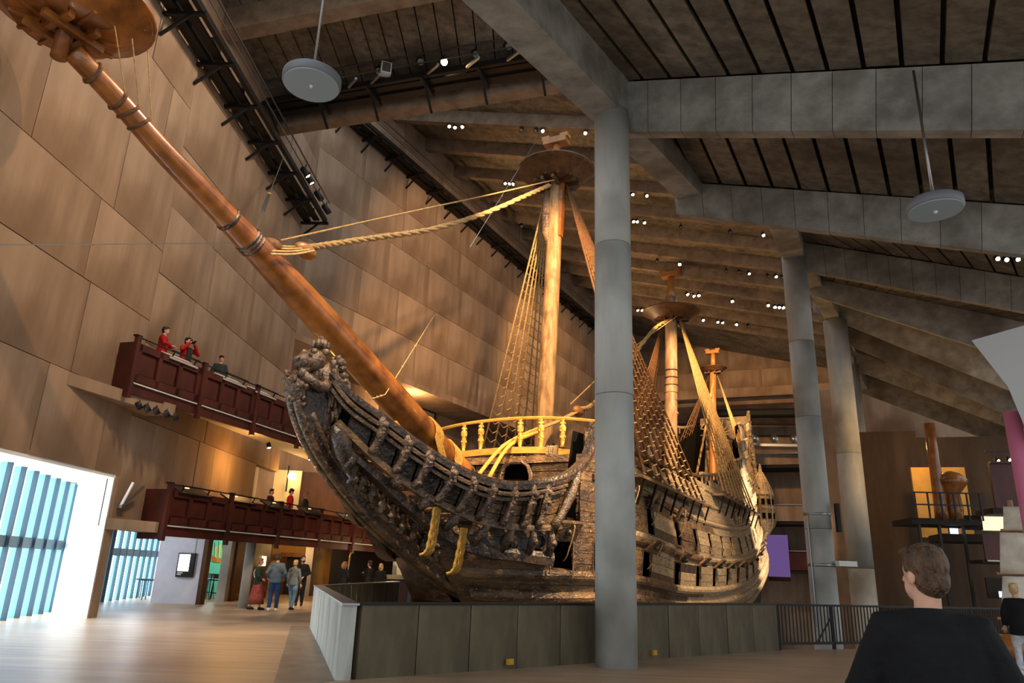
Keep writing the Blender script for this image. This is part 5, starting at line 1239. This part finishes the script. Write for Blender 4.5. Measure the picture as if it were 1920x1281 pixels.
# visitors behind the far parapet
person((-6.5, 31.2, 0), radians(-30), 1.68, 'auburn-haired visitor in black turned away behind side parapet, leftmost', black_c, black_c, auburn, longhair=True, yaw=radians(-40))
person((-5.55, 31.6, 0), radians(60), 1.76, 'dark-haired man in black behind the side parapet, middle', black_c, black_c, brown, arms=(((-.27, .05, 1.16), (-.1, .22, 1.25)), ((.27, .02, 1.16), (.24, .1, .95))))
person((-5.2, 32.3, 0), radians(170), 1.66, 'blonde woman in black facing camera behind side parapet, beside slim column', black_c, black_c, blond, longhair=True)
# upper balcony
z5 = 6.5
person((-10.45, 20.95, z5), radians(-80), 1.72, 'visitor in bright red jacket at the wall end of the upper balcony', redj, black_c, dark, arms=(((-.25, .1, 1.2), (-.1, .3, 1.15)), ((.25, .1, 1.2), (.1, .3, 1.15))))
ph = person((-10.3, 22.2, z5), radians(-110), 1.78, 'visitor in red and grey raising a camera on the upper balcony', redj, black_c, dark, arms=(((-.34, .16, 1.3), (-.07, .2, 1.58)), ((.34, .16, 1.3), (.07, .2, 1.58))))
MB().box((0, .2, 1.64), (.14, .09, .1)).lathe((0, .24, 1.64), [(.035, 0), (.035, .08)], 12, (0, 1, 0)).build('camera', M['black'], ph)
MB().box((0, .15, 1.2), (.2, .03, .42)).build('vest', darkgreen, ph)
person((-9.85, 23.9, z5), radians(-150), 1.7, 'dark-haired visitor in grey looking down on the upper balcony', darkgreen, black_c, dark, yaw=0, pitch=radians(-20))
# lower balcony
z2 = 2.82
person((-9.0, 31.0, z2), radians(-60), 1.7, 'person in red jacket leaning at the lower balcony by the globe lamp', redj, black_c, dark, yaw=0, pitch=radians(-25))
person((-10.0, 31.6, z2), radians(-100), 1.72, 'person in dark red top at the lower balcony, nearest the wall end', cloth('maroon_top', (84, 30, 26)), black_c, dark)
person((-8.6, 31.9, z2), radians(-80), 1.66, 'fair-haired person in black at the lower balcony behind the red jacket', black_c, black_c, auburn)
# right edge
person((9.85, 14.75, 0), radians(-35), 1.64, 'blonde woman in black jacket and white trousers by the model ship', black_c, white_c, blond, ((-.12, .02), (.16, .08)), None, radians(-20), 0, shoes=SHOEW, coat=.1, longhair=False)

# ================================================================== FAR RIGHT BACKGROUND
M['lit_room'] = emitter('lit_room', (1, .82, .5, 1), 1.1); M['screen_blue'] = emitter('screen_blue', (.55, .75, 1, 1), 2.0); M['purple'] = emitter('projection_violet', (.36, .2, .6, 1), .28)
M['conc_shaded'] = mat('concrete_shaded', srgb(96, 78, 62), srgb(74, 58, 46), .8, .88, (1, 1, .2), .1, 9, spec=.2)  # concrete darkened to dim this side; the shade is in the colour
slab('wall_right', (19.5, 36.5), (40, 30), .4, -7, 8.6, M['conc_shaded'])
slab('wall_right_rear', (26, 60), (44, 50), .4, -7, 17, M['conc_wall'])
slab('pier_right', (17.9, 37.0), (20.4, 36.2), .8, -7, 8.9, M['conc_shaded'])
slab('wall_right_warm', (18.5, 33.5), (20.6, 32.9), .2, 3.6, 6.7, M['yellow_wall'])
slab('floor_right_gallery', (18.0, 31.4), (30, 28.0), 2.0, 3.3, 3.6, M['dark_wall'])
pf = thing('viewing_platform', (16.5, 29, 3.6), 'small dark railed platform on thin posts beside the concrete pier', 'platform')
MB().box((16.5, 28.6, 3.85), (2.5, 1.8, .22), -.1).build('deck', M['dark_wall'], pf)
for i in range(6):
    x = 15.35 + i * .46; MB().box((x, 27.75 - .05 * i, 4.4), (.05, .05, 1.0)).build('post', M['black'], pf)
for z in (4.45, 4.9): MB().bar((15.3, 27.76, z), (17.75, 27.5, z), .04, .05).build('rail', M['black'], pf)
for x in (15.45, 16.2, 17.1): MB().box((x, 27.9, .3), (.09, .09, 7.0)).build('support', M['black'], pf)
cp = thing('wooden_capstan', (17.0, 29.0, 4.0), 'orange lit wooden post with rounded drum on the platform', 'capstan')
MB().lathe((16.95, 28.9, 3.9), [(.26, 0), (.24, .5), (.2, 2.4), (.2, 3.9)], 14).build('post', M['pine_dark'], cp, True); MB().lathe((17.5, 28.9, 4.0), [(.25, 0), (.3, .4), (.25, 1.0), (.55, 1.4), (.6, 1.55), (.35, 1.8), (.1, 1.9)], 14).build('drum', M['pine_dark'], cp, True)
b2 = thing('side_balcony', (20, 27.5, 3), 'dark red solid balcony front at far side beside platform', 'balcony')
MB().box((20.4, 27.2, 5.2), (4.4, .12, 1.7), -.18).build('front', M['redwood'], b2); MB().box((20.4, 27.9, 4.3), (4.4, 1.5, .2), -.18).build('deck', M['dark_wall'], b2); MB().box((20.4, 27.12, 6.08), (4.4, .2, .07), -.18).build('rail', M['redwood'], b2)
b3 = thing('side_balcony', (19, 27, 2), 'dark red balcony band above the lit exhibition rooms', 'balcony')
MB().box((20.5, 26.6, 2.95), (6.5, .12, .9), -.18).build('front', M['redwood'], b3); MB().box((20.5, 27.2, 2.45), (6.5, 1.2, .12), -.18).build('deck', M['dark_wall'], b3); MB().box((20.5, 26.5, 2.48), (6.5, .04, .05), -.18).build('strip', M['strip'], b3)
lab = ['bright room window above the dark red band, near globe lamp', 'bright room opening below the dark red band']
for i, (x, y, z, w, h) in enumerate(((18.95, 28.9, 3.95, .9, .55), (18.6, 27.0, 1.55, 1.1, .7))):
    o = thing('lit_opening', (x, y, z), lab[i], 'room'); MB().box((x, y, z), (w, .1, h), -.18).build('back', M['lit_room'], o); MB().box((x - w * .9, y + .1, z), (w * .8, .1, h), -.18).build('side', M['dark_wall'], o)
for i, (x, y, z) in enumerate(((17.35, 26.6, 1.35), (17.75, 26.5, 1.33), (20.1, 26.2, 1.75), (16.9, 28.2, 3.55))):
    o = thing('video_screen', (x, y, z), ['small blue white video screen beside the man, first', 'small red white video screen beside the man, second', 'small glowing screen near the model ship sails', 'glowing green blue projector spot under platform'][i], 'screen', 'small screens in the side gallery')
    MB().box((x, y, z), (.34, .05, .26), -.18).build('casing', M['black'], o); MB().box((x, y - .04, z), (.28, .03, .2), -.18).build('display', M['screen_blue'], o)
for i, (x, y, z) in enumerate(((19.2, 27.8, 4.15), (19.0, 26.2, 1.95), (18.5, 26.3, 2.0))):
    o = thing('globe_lamp', (x, y, z), ['white globe lamp above the dark red band', 'white globe lamp below dark red band, larger one', 'white globe lamp below dark red band, smaller one'][i], 'lamp', 'globe lamps in the side gallery')
    MB().ball((x, y, z), .16 if i < 2 else .08, 12, 8).build('globe', M['globe2'] if 'globe2' in M else M.setdefault('globe2', emitter('globe_white', (1, .9, .7, 1), 6)), o, True); MB().tube([(x, y, z + .14), (x, y, z + .4)], .015, 6).build('stem', M['black'], o)
# model ship with pale sails at the frame edge
ms = thing('model_ship', (10.9, 15.9, 0), 'model sailing ship with pale canvas sails behind the blonde visitor', 'model ship')
sailm = mat('canvas', srgb(226, 216, 200), srgb(190, 178, 160), 2, .8)
MB().tube([(11.05, 16.2, .9), (11.05, 16.2, 3.4)], .05, 8).build('mast', M['pine'], ms)
for z, w, h in ((.95, 1.3, .85), (1.85, 1.05, .85), (2.75, .6, .5)):
    MB().shell(lambda a, c: Vector((11.05 + (a - .5) * w * (1 - .25 * c), 16.1 - .25 * sin(pi * a) * sin(pi * (c * .8 + .1)), z + c * h)), 6, 5, lambda a, c: Vector((0, -1, 0)), .02).build('sail', sailm, ms, True)
    MB().tube([(11.05 - w * .55, 16.15, z), (11.05 + w * .55, 16.15, z)], .03, 6).build('yard', M['pine'], ms)
MB().tube([(9.95, 16.4, .5), (10.55, 16.2, .35), (11.45, 16.1, .35), (12.2, 16.2, .6)], [.12, .3, .32, .2], 10).build('hull', M['pine_dark'], ms, True)
MB().box((11.05, 16.2, .1), (1.4, .5, .2)).build('stand', M['dark_wall'], ms)
# grey canopy panel with pink post
gp = thing('canopy_panel', (10.6, 14.6, 5.5), 'plain grey angular canopy panel jutting in under the aisle beams', 'canopy')
MB().prism([(9.32, 14.0, 6.33), (10.42, 14.0, 6.68), (12.6, 14.0, 7.1), (12.6, 14.0, 3.6), (10.08, 14.0, 4.62), (9.9, 14.0, 5.38)], (1.75, 2.2, .3)).build('panel', mat('grey_panel', srgb(176, 174, 172), rough=.7), gp)
pk = mat('pink_paint', srgb(214, 120, 150), srgb(196, 104, 136), 1, .55)
pp = thing('pink_post', (10.3, 14.6, 0), 'pink round post under the grey canopy panel', 'post'); MB().lathe((10.3, 14.6, 0), [(.15, 0), (.15, 5.0)], 20).build('shaft', pk, pp, True); MB().lathe((10.3, 14.6, 0), [(.22, 0), (.22, .05)], 20).build('base', pk, pp)
# steel straps, speaker and trough on the second column
cs = thing('column_speaker', (10.7, 24.0, 3.0), 'slim dark loudspeaker strapped to the second column', 'speaker')
MB().box((10.72, 24.05, 3.55), (.12, .16, .9)).build('cabinet', M['darkmetal'], cs); MB().lathe((10.24, 24.5, 3.62), [(.425, 0), (.435, .02), (.435, .06), (.425, .08)], 32).build('strap', M['steel'], cs, True)
cb = thing('column_shelf', (10.9, 24.0, 2.2), 'white box shelf clamped round the second column', 'shelf')
MB().lathe((10.24, 24.5, 2.02), [(.425, 0), (.44, .02), (.44, .08), (.425, .1)], 32).build('strap', M['steel'], cb, True); MB().box((10.85, 24.1, 2.13), (.6, .3, .16), .1).build('box', M['white'], cb)
MB().tube([(9.84, 24.3, .2), (9.82, 24.3, 3.6)], .03, 6).build('conduit', M['steel'], cb)

# ================================================================== FAR END GALLERIES
for i, (z, zz) in enumerate(((13.2, 14.3), (7.4, 9.0), (2.6, 4.4))):
    o = thing('end_balcony', EP + ED * 14 + Vector((0, 0, z)), ['pale panelled gallery front high on the end wall', 'concrete gallery front halfway up the end wall', 'dark red gallery front low on the end wall'][i], 'balcony')
    MB().bar(EP + ED * 3 - EN * 1.0 + Vector((0, 0, z)), EP + ED * 34 - EN * 1.0 + Vector((0, 0, z)), .25, zz - z, base=True).build('front', M['redwood'] if i == 2 else M['conc_wall'], o)
    MB().bar(EP + ED * 3 - EN * 3 + Vector((0, 0, z - .3)), EP + ED * 34 - EN * 3 + Vector((0, 0, z - .3)), 4, .3, base=True).build('deck', M['dark_wall'], o)
    MB().bar(EP + ED * 3 - EN * .9 + Vector((0, 0, zz)), EP + ED * 34 - EN * .9 + Vector((0, 0, zz)), .3, .1, base=True).build('rail', M['steel'], o)
# lighting truss with round lamps at the end
tr_ = thing('lighting_truss', EP + ED * 12 + EN * 1 + Vector((0, 0, 16.4)), 'long lighting truss with a row of round lamps across the end wall', 'truss')
for z in (16.4, 17.6): MB().tube([EP + ED * 4 + EN * 1 + Vector((0, 0, z)), EP + ED * 30 + EN * 1 + Vector((0, 0, z - 1.2))], .1, 8).build('chord', M['darkmetal'], tr_)
MB().bar(EP + ED * 4 + EN * 1 + Vector((0, 0, 15.4)), EP + ED * 30 + EN * 1 + Vector((0, 0, 14.2)), .5, .25).build('walkway', M['steel'], tr_)
MB().tube([EP + ED * 9 + EN * .5 + Vector((0, 0, 18.6)), EP + ED * 22 + EN * .5 + Vector((0, 0, 18.2))], .5, 12).build('duct', M['black'], tr_)
for i in range(11):
    c = EP + ED * (7 + i * 1.9) + EN * 1.3 + Vector((0, 0, 15.9 - i * .09))
    MB().lathe(c, [(.3, -.1), (.42, .1), (.42, .2)], 14, EN).build('lamp_head', M['steel'], tr_, True)
for i, (t, z) in enumerate(((9.5, 17.1), (18, 17.1), (22.5, 17.0))):
    c = EP + ED * t + EN * 1.4 + Vector((0, 0, z)); spotlight('truss_spotlight', c, c + EN * 3 - Vector((0, 0, 2)), .16, .4, True, ['cool spotlight on end wall truss left of mizzen mast', 'cool spotlight on end wall truss right of mizzen mast', 'cool spotlight on end wall truss nearest second column'][i], 'spots on the end truss', False)
pj = thing('projection_screen', EP + ED * 14 + EN * 3 + Vector((0, 0, 1.5)), 'violet lit projection screen beyond the stern', 'screen')
MB().bar(EP + ED * 13.2 + EN * 3 + Vector((0, 0, 1.9)), EP + ED * 15.2 + EN * 3 + Vector((0, 0, 1.9)), 0.1, 3.9, base=True).build('screen', M['purple'], pj)
MB().bar(EP + ED * 13.2 + EN * 3.05 + Vector((0, 0, 1.5)), EP + ED * 15.2 + EN * 3.05 + Vector((0, 0, 1.5)), .2, .4, base=True).build('base', M['redwood'], pj)

# ================================================================== CATWALKS, SPOTS AND LAMPS OVERHEAD
def catwalk(name, f, ts, z, label, seed):
    rr = random.Random(seed); o = thing(name, f(ts[0], z, .5), label, 'catwalk')
    for off, zz, w, h in ((.3, 0, .35, .1), (.75, .05, .3, .08), (1.2, 0, .16, .22), (1.3, .95, .05, .05), (1.3, .5, .04, .04), (.15, .5, .3, .3)):
        MB().bar(f(ts[0], z + zz, off), f(ts[1], z + zz, off), w, h).build('rail' if w < .06 else 'beam', M['darkmetal'] if w > .1 else M['steel'], o)
    n = int((ts[1] - ts[0]) / 2.2)
    for i in range(n + 1):
        t = ts[0] + (ts[1] - ts[0]) * i / n
        MB().bar(f(t, z - .12, 0), f(t, z - .12, 1.35), .12, .12).build('bracket', M['darkmetal'], o)
        MB().bar(f(t, z - .9, .02), f(t, z - .12, .9), .08, .08).build('strut', M['darkmetal'], o)
        MB().bar(f(t, z, 1.3), f(t, z + 1, 1.3), .05, .05).build('post', M['darkmetal'], o)
    for i in range(n * 2):
        t = ts[0] + (ts[1] - ts[0]) * (i + .5) / (n * 2)
        MB().box(f(t, z + .16, .6 + rr.uniform(-.2, .2)), (.3, .6, .2), rr.uniform(0, 1)).build('tray', M['black'], o)
    return o
catwalk('wall_catwalk', lambda t, z, off: on1(t, z, off), (9, 32.3), 17.55, 'dark steel lighting catwalk along the near concrete wall', 1)
catwalk('wall_catwalk', lambda t, z, off: on2(t, z, off), (1.0, 52), 24.9, 'dark steel lighting catwalk along the far concrete wall', 2)
q0 = on1(27.2, 20.0)
catwalk('bridge_catwalk', lambda t, z, off: q0 + TD * t + Vector((-TD.y, TD.x, 0)) * (-off) + Vector((0, 0, z - 20.0)) if (-Vector((-TD.y, TD.x, 0))).y < 0 else q0 + TD * t + Vector((-TD.y, TD.x, 0)) * off + Vector((0, 0, z - 20.0)), (0.5, 14.5), 19.75, 'dark lighting bridge with spots along the front hall beam', 3)
hs = [((-4.18, 37.39, 26.61), 1), ((-3.81, 37.25, 26.45), 1), ((-3.33, 37.05, 26.38), 1), ((.11, 35.66, 25.38), 0), ((.92, 35.33, 25.15), 0), ((1.28, 35.19, 25.05), 1), ((3.57, 34.27, 24.39), 1), ((-.85, 43.85, 26.63), 1), ((-.53, 43.71, 26.54), 1), ((-.27, 43.61, 26.46), 1), ((7.19, 40.6, 24.31), 1), ((7.99, 40.27, 24.07), 1), ((.41, 51.13, 27.1), 0),
      ((7.85, 44.23, 24.3), 1), ((8.08, 44.13, 24.25), 1), ((8.54, 43.95, 24.1), 1), ((10.77, 43.05, 23.4), 0), ((13.61, 41.9, 22.6), 0), ((15.42, 41.17, 22.1), 1), ((10.8, 50.83, 24.4), 0), ((12.37, 50.19, 23.95), 1), ((15.44, 48.96, 23.0), 0), ((16.26, 48.62, 22.8), 0), ((16.86, 48.38, 22.6), 1), ((18.05, 47.9, 22.25), 0), ((18.54, 47.7, 22.15), 1), ((18.9, 47.56, 22.05), 0),
      ((14.57, 57.1, 24.3), 1), ((15.05, 56.91, 24.1), 1), ((15.46, 56.74, 24.1), 1), ((17.92, 55.75, 23.3), 1), ((20.45, 54.72, 22.65), 1), ((20.92, 54.53, 22.45), 1), ((21.22, 54.41, 22.4), 1), ((21.47, 54.31, 22.35), 1), ((11.97, 65.94, 26.0), 1), ((12.35, 65.79, 25.95), 1), ((17.63, 63.66, 24.4), 1), ((18.82, 63.18, 24.1), 1), ((19.21, 63.02, 24.0), 1), ((20.37, 62.55, 23.7), 1), ((21.3, 62.17, 23.45), 0)]
grp = {0: 'first hall beam left of the fore top', 3: 'first hall beam just left of the fore top', 6: 'first hall beam next to the near column', 7: 'third hall beam left of the fore top', 10: 'third hall beam right of the near column', 12: 'hall beam behind the fore shrouds', 13: 'hall beam right of the near column, triple', 16: 'hall beam midway to the second column', 18: 'hall beam touching the second column head', 19: 'hall beam above the main top', 21: 'hall beam with dark trio left of second column', 24: 'hall beam beside second column, middle row', 27: 'hall beam right of the main cap', 30: 'lower hall beam midway to second column', 31: 'lower hall beam by second column', 35: 'last hall beam left of the main top', 37: 'last hall beam right of main top'}
cur = ''
for i, (p, on) in enumerate(hs):
    if i in grp: cur = grp[i]; ix = 0
    else: ix += 1
    p = Vector(p); spotlight('roof_spotlight', p, p + Vector((random.uniform(-.3, .3), -.7, -.8)), .11 if p.y < 50 else .14, .34, on, ['small spotlight on the ', 'second small spotlight on the ', 'third small spotlight on the ', 'fourth small spotlight on the ', 'fifth small spotlight on the '][ix] + cur, 'spots on the ' + cur)
for i, (t, on) in enumerate(((10.5, 1), (11.4, 1), (28.3, 1), (28.9, 1), (30.4, 0), (31.7, 0))):
    c = on1(t, 17.9, 1.35); spotlight('catwalk_spotlight', c, c + Vector((.6, .2, -.8)), .14, .5, on, 'black spotlight on near wall catwalk, %s from the top' % names[i], 'spots on the near catwalk')
for i, (t, on) in enumerate(((3.4, 0), (5.2, 0), (7.0, 0), (8.0, 1), (9.3, 0), (10.6, 0), (11.8, 0), (13.0, 0))):
    c = q0 + TD * t + Vector((0, -1.1, .35 + .1 * (i % 3))); spotlight('bridge_spotlight', c, c + Vector((.2, -.7, -.7)), .16, .42, on, 'black theatre spotlight on the bridge catwalk, ' + ['first', 'second', 'third', 'fourth and lit', 'fifth', 'sixth', 'seventh', 'eighth'][i] + ' from the wall', 'spots on the bridge catwalk')
for i, t in enumerate((4.0, 5.0, 7.4, 9.0, 10.6)):
    c = q0 + TD * t + Vector((0, -1.35, -.3)); b = MB(); b.bar(c, c + Vector((.5, -.9, -.25)), .09, .09); tag(b.build('outrigger_bar', M['steel']), 'steel outrigger bar below the bridge catwalk, %s from the wall' % names[i], 'bar', 'outrigger bars')
sp = thing('loudspeaker', q0 + TD * 5.6 + Vector((0, -1.3, .2)), 'small white loudspeaker on the bridge catwalk', 'speaker'); MB().box(q0 + TD * 5.6 + Vector((0, -1.4, .2)), (.4, .3, .5), .3).build('cabinet', M['white'], sp); MB().box(q0 + TD * 5.6 + Vector((.05, -1.56, .2)), (.32, .03, .42), .3).build('grille', M['steel'], sp)
def pendant(x, y, z, r, ztop, label, m):
    o = thing('pendant_lamp', (x, y, z), label, 'lamp', 'round pendant lamps')
    MB().lathe((x, y, z), [(r * .93, 0), (r, .03), (r, .14), (r * .9, .17), (r * .1, .18)], 48).build('housing', mat('lamp_grey', srgb(120, 122, 128), rough=.5), o, True)
    MB().lathe((x, y, z), [(r * .94, -.012), (r * .94, .01)], 48).build('diffuser', m, o)
    MB().ball((x, y, z - .02), .03, 10, 6).build('finial', M['white'], o, True)
    MB().tube([(x, y, z + .17), (x, y, ztop)], .022, 8).build('rod', M['steel'], o, True)
dm = mat('lamp_diffuser', srgb(150, 168, 178), rough=.5)
pendant(-3.21, 9.5, 8.55, .44, 19, 'grey disc pendant lamp hanging left of the ridge beam', dm)
pendant(6.43, 10.0, 7.05, .4, 9.6, 'grey disc pendant lamp hanging under the side aisle roof', dm)
# thin cables
for i, (a, c, r) in enumerate(((on1(26.5, 17.4, 1.0), S(-17.0, -.8, 9.7), .02), (S(-17.2, -.8, 9.25), on1(13.2, 7.3, .3), .012), (S(-11.54, -.3, 6.57), S(-7.24, -1.5, 10.76), .018), (S(-11.54, -.3, 6.57), S(-13.29, .5, 5.97), .016), (S(1.6, -1.4, 23.9), S(-5.4, -1.2, 14.3), .015))):
    o = thing('suspension_cable', a, ['turnbuckle cable from the near catwalk to the bowsprit', 'thin level wire from bowsprit across the concrete wall', 'knotted thin line rising from bowsprit foot', 'short knotted line from bowsprit to the beakhead rail', 'thin cable sloping down left of the fore top'][i], 'cable')
    MB().tube([a, c], r, 5).build('wire', M['rope'] if i in (2, 3) else M['steel'], o)
    for t in (.3, .55, .8) if i in (2, 3) else (.6,): MB().ball(Vector(a).lerp(Vector(c), t), r * 2.6, 6, 5).build('knot', M['rope'], o)
    if i == 0: MB().bar(Vector(a).lerp(Vector(c), .62), Vector(a).lerp(Vector(c), .8), .1, .1).build('turnbuckle', M['steel'], o)
# spots under the aisle planks and over the side gallery
for i, (x, y, z) in enumerate(((13.4, 18.5, 10.3), (13.64, 18.5, 10.28), (13.96, 18.5, 10.3))):
    spotlight('aisle_spotlight', (x, y, z), (x - .3, y - 1, z - .6), .07, .22, True, 'small warm spotlight under the aisle planks near frame edge, %s of three' % names[i], 'spots under the aisle planks')
for i, (x, y, z) in enumerate(((19.0, 28.2, 6.3), (19.45, 28.2, 6.35), (19.85, 28.2, 6.4), (20.2, 28.2, 6.45))):
    spotlight('gallery_spotlight', (x, y, z), (x, y - 1, z - .5), .07, .22, True, 'small spotlight above the side balcony by the pink post, %s of the row' % names[i], 'spots above the side balcony', i % 2 == 0)
MB().bar((18.6, 28.2, 6.62), (21.5, 28.2, 6.72), .05, .05).build('rail_track', M['black'], b2)
# pier and door in the wall recess behind the bowsprit foot
b = MB(); b.box(on2(9.6, 8.2, -1.3), (.9, .9, 7.6), -radians(W2A)); tag(b.build('pier_recess', M['conc_wall']), kind='structure')
dr2 = thing('door_1', on2(15.2, 8.2, -3.0), kind='structure')
MB().box(on2(15.2, 10.0, -2.95), (.12, 3.4, 3.6), -radians(W2A)).build('door_leaf', M['conc'], dr2)
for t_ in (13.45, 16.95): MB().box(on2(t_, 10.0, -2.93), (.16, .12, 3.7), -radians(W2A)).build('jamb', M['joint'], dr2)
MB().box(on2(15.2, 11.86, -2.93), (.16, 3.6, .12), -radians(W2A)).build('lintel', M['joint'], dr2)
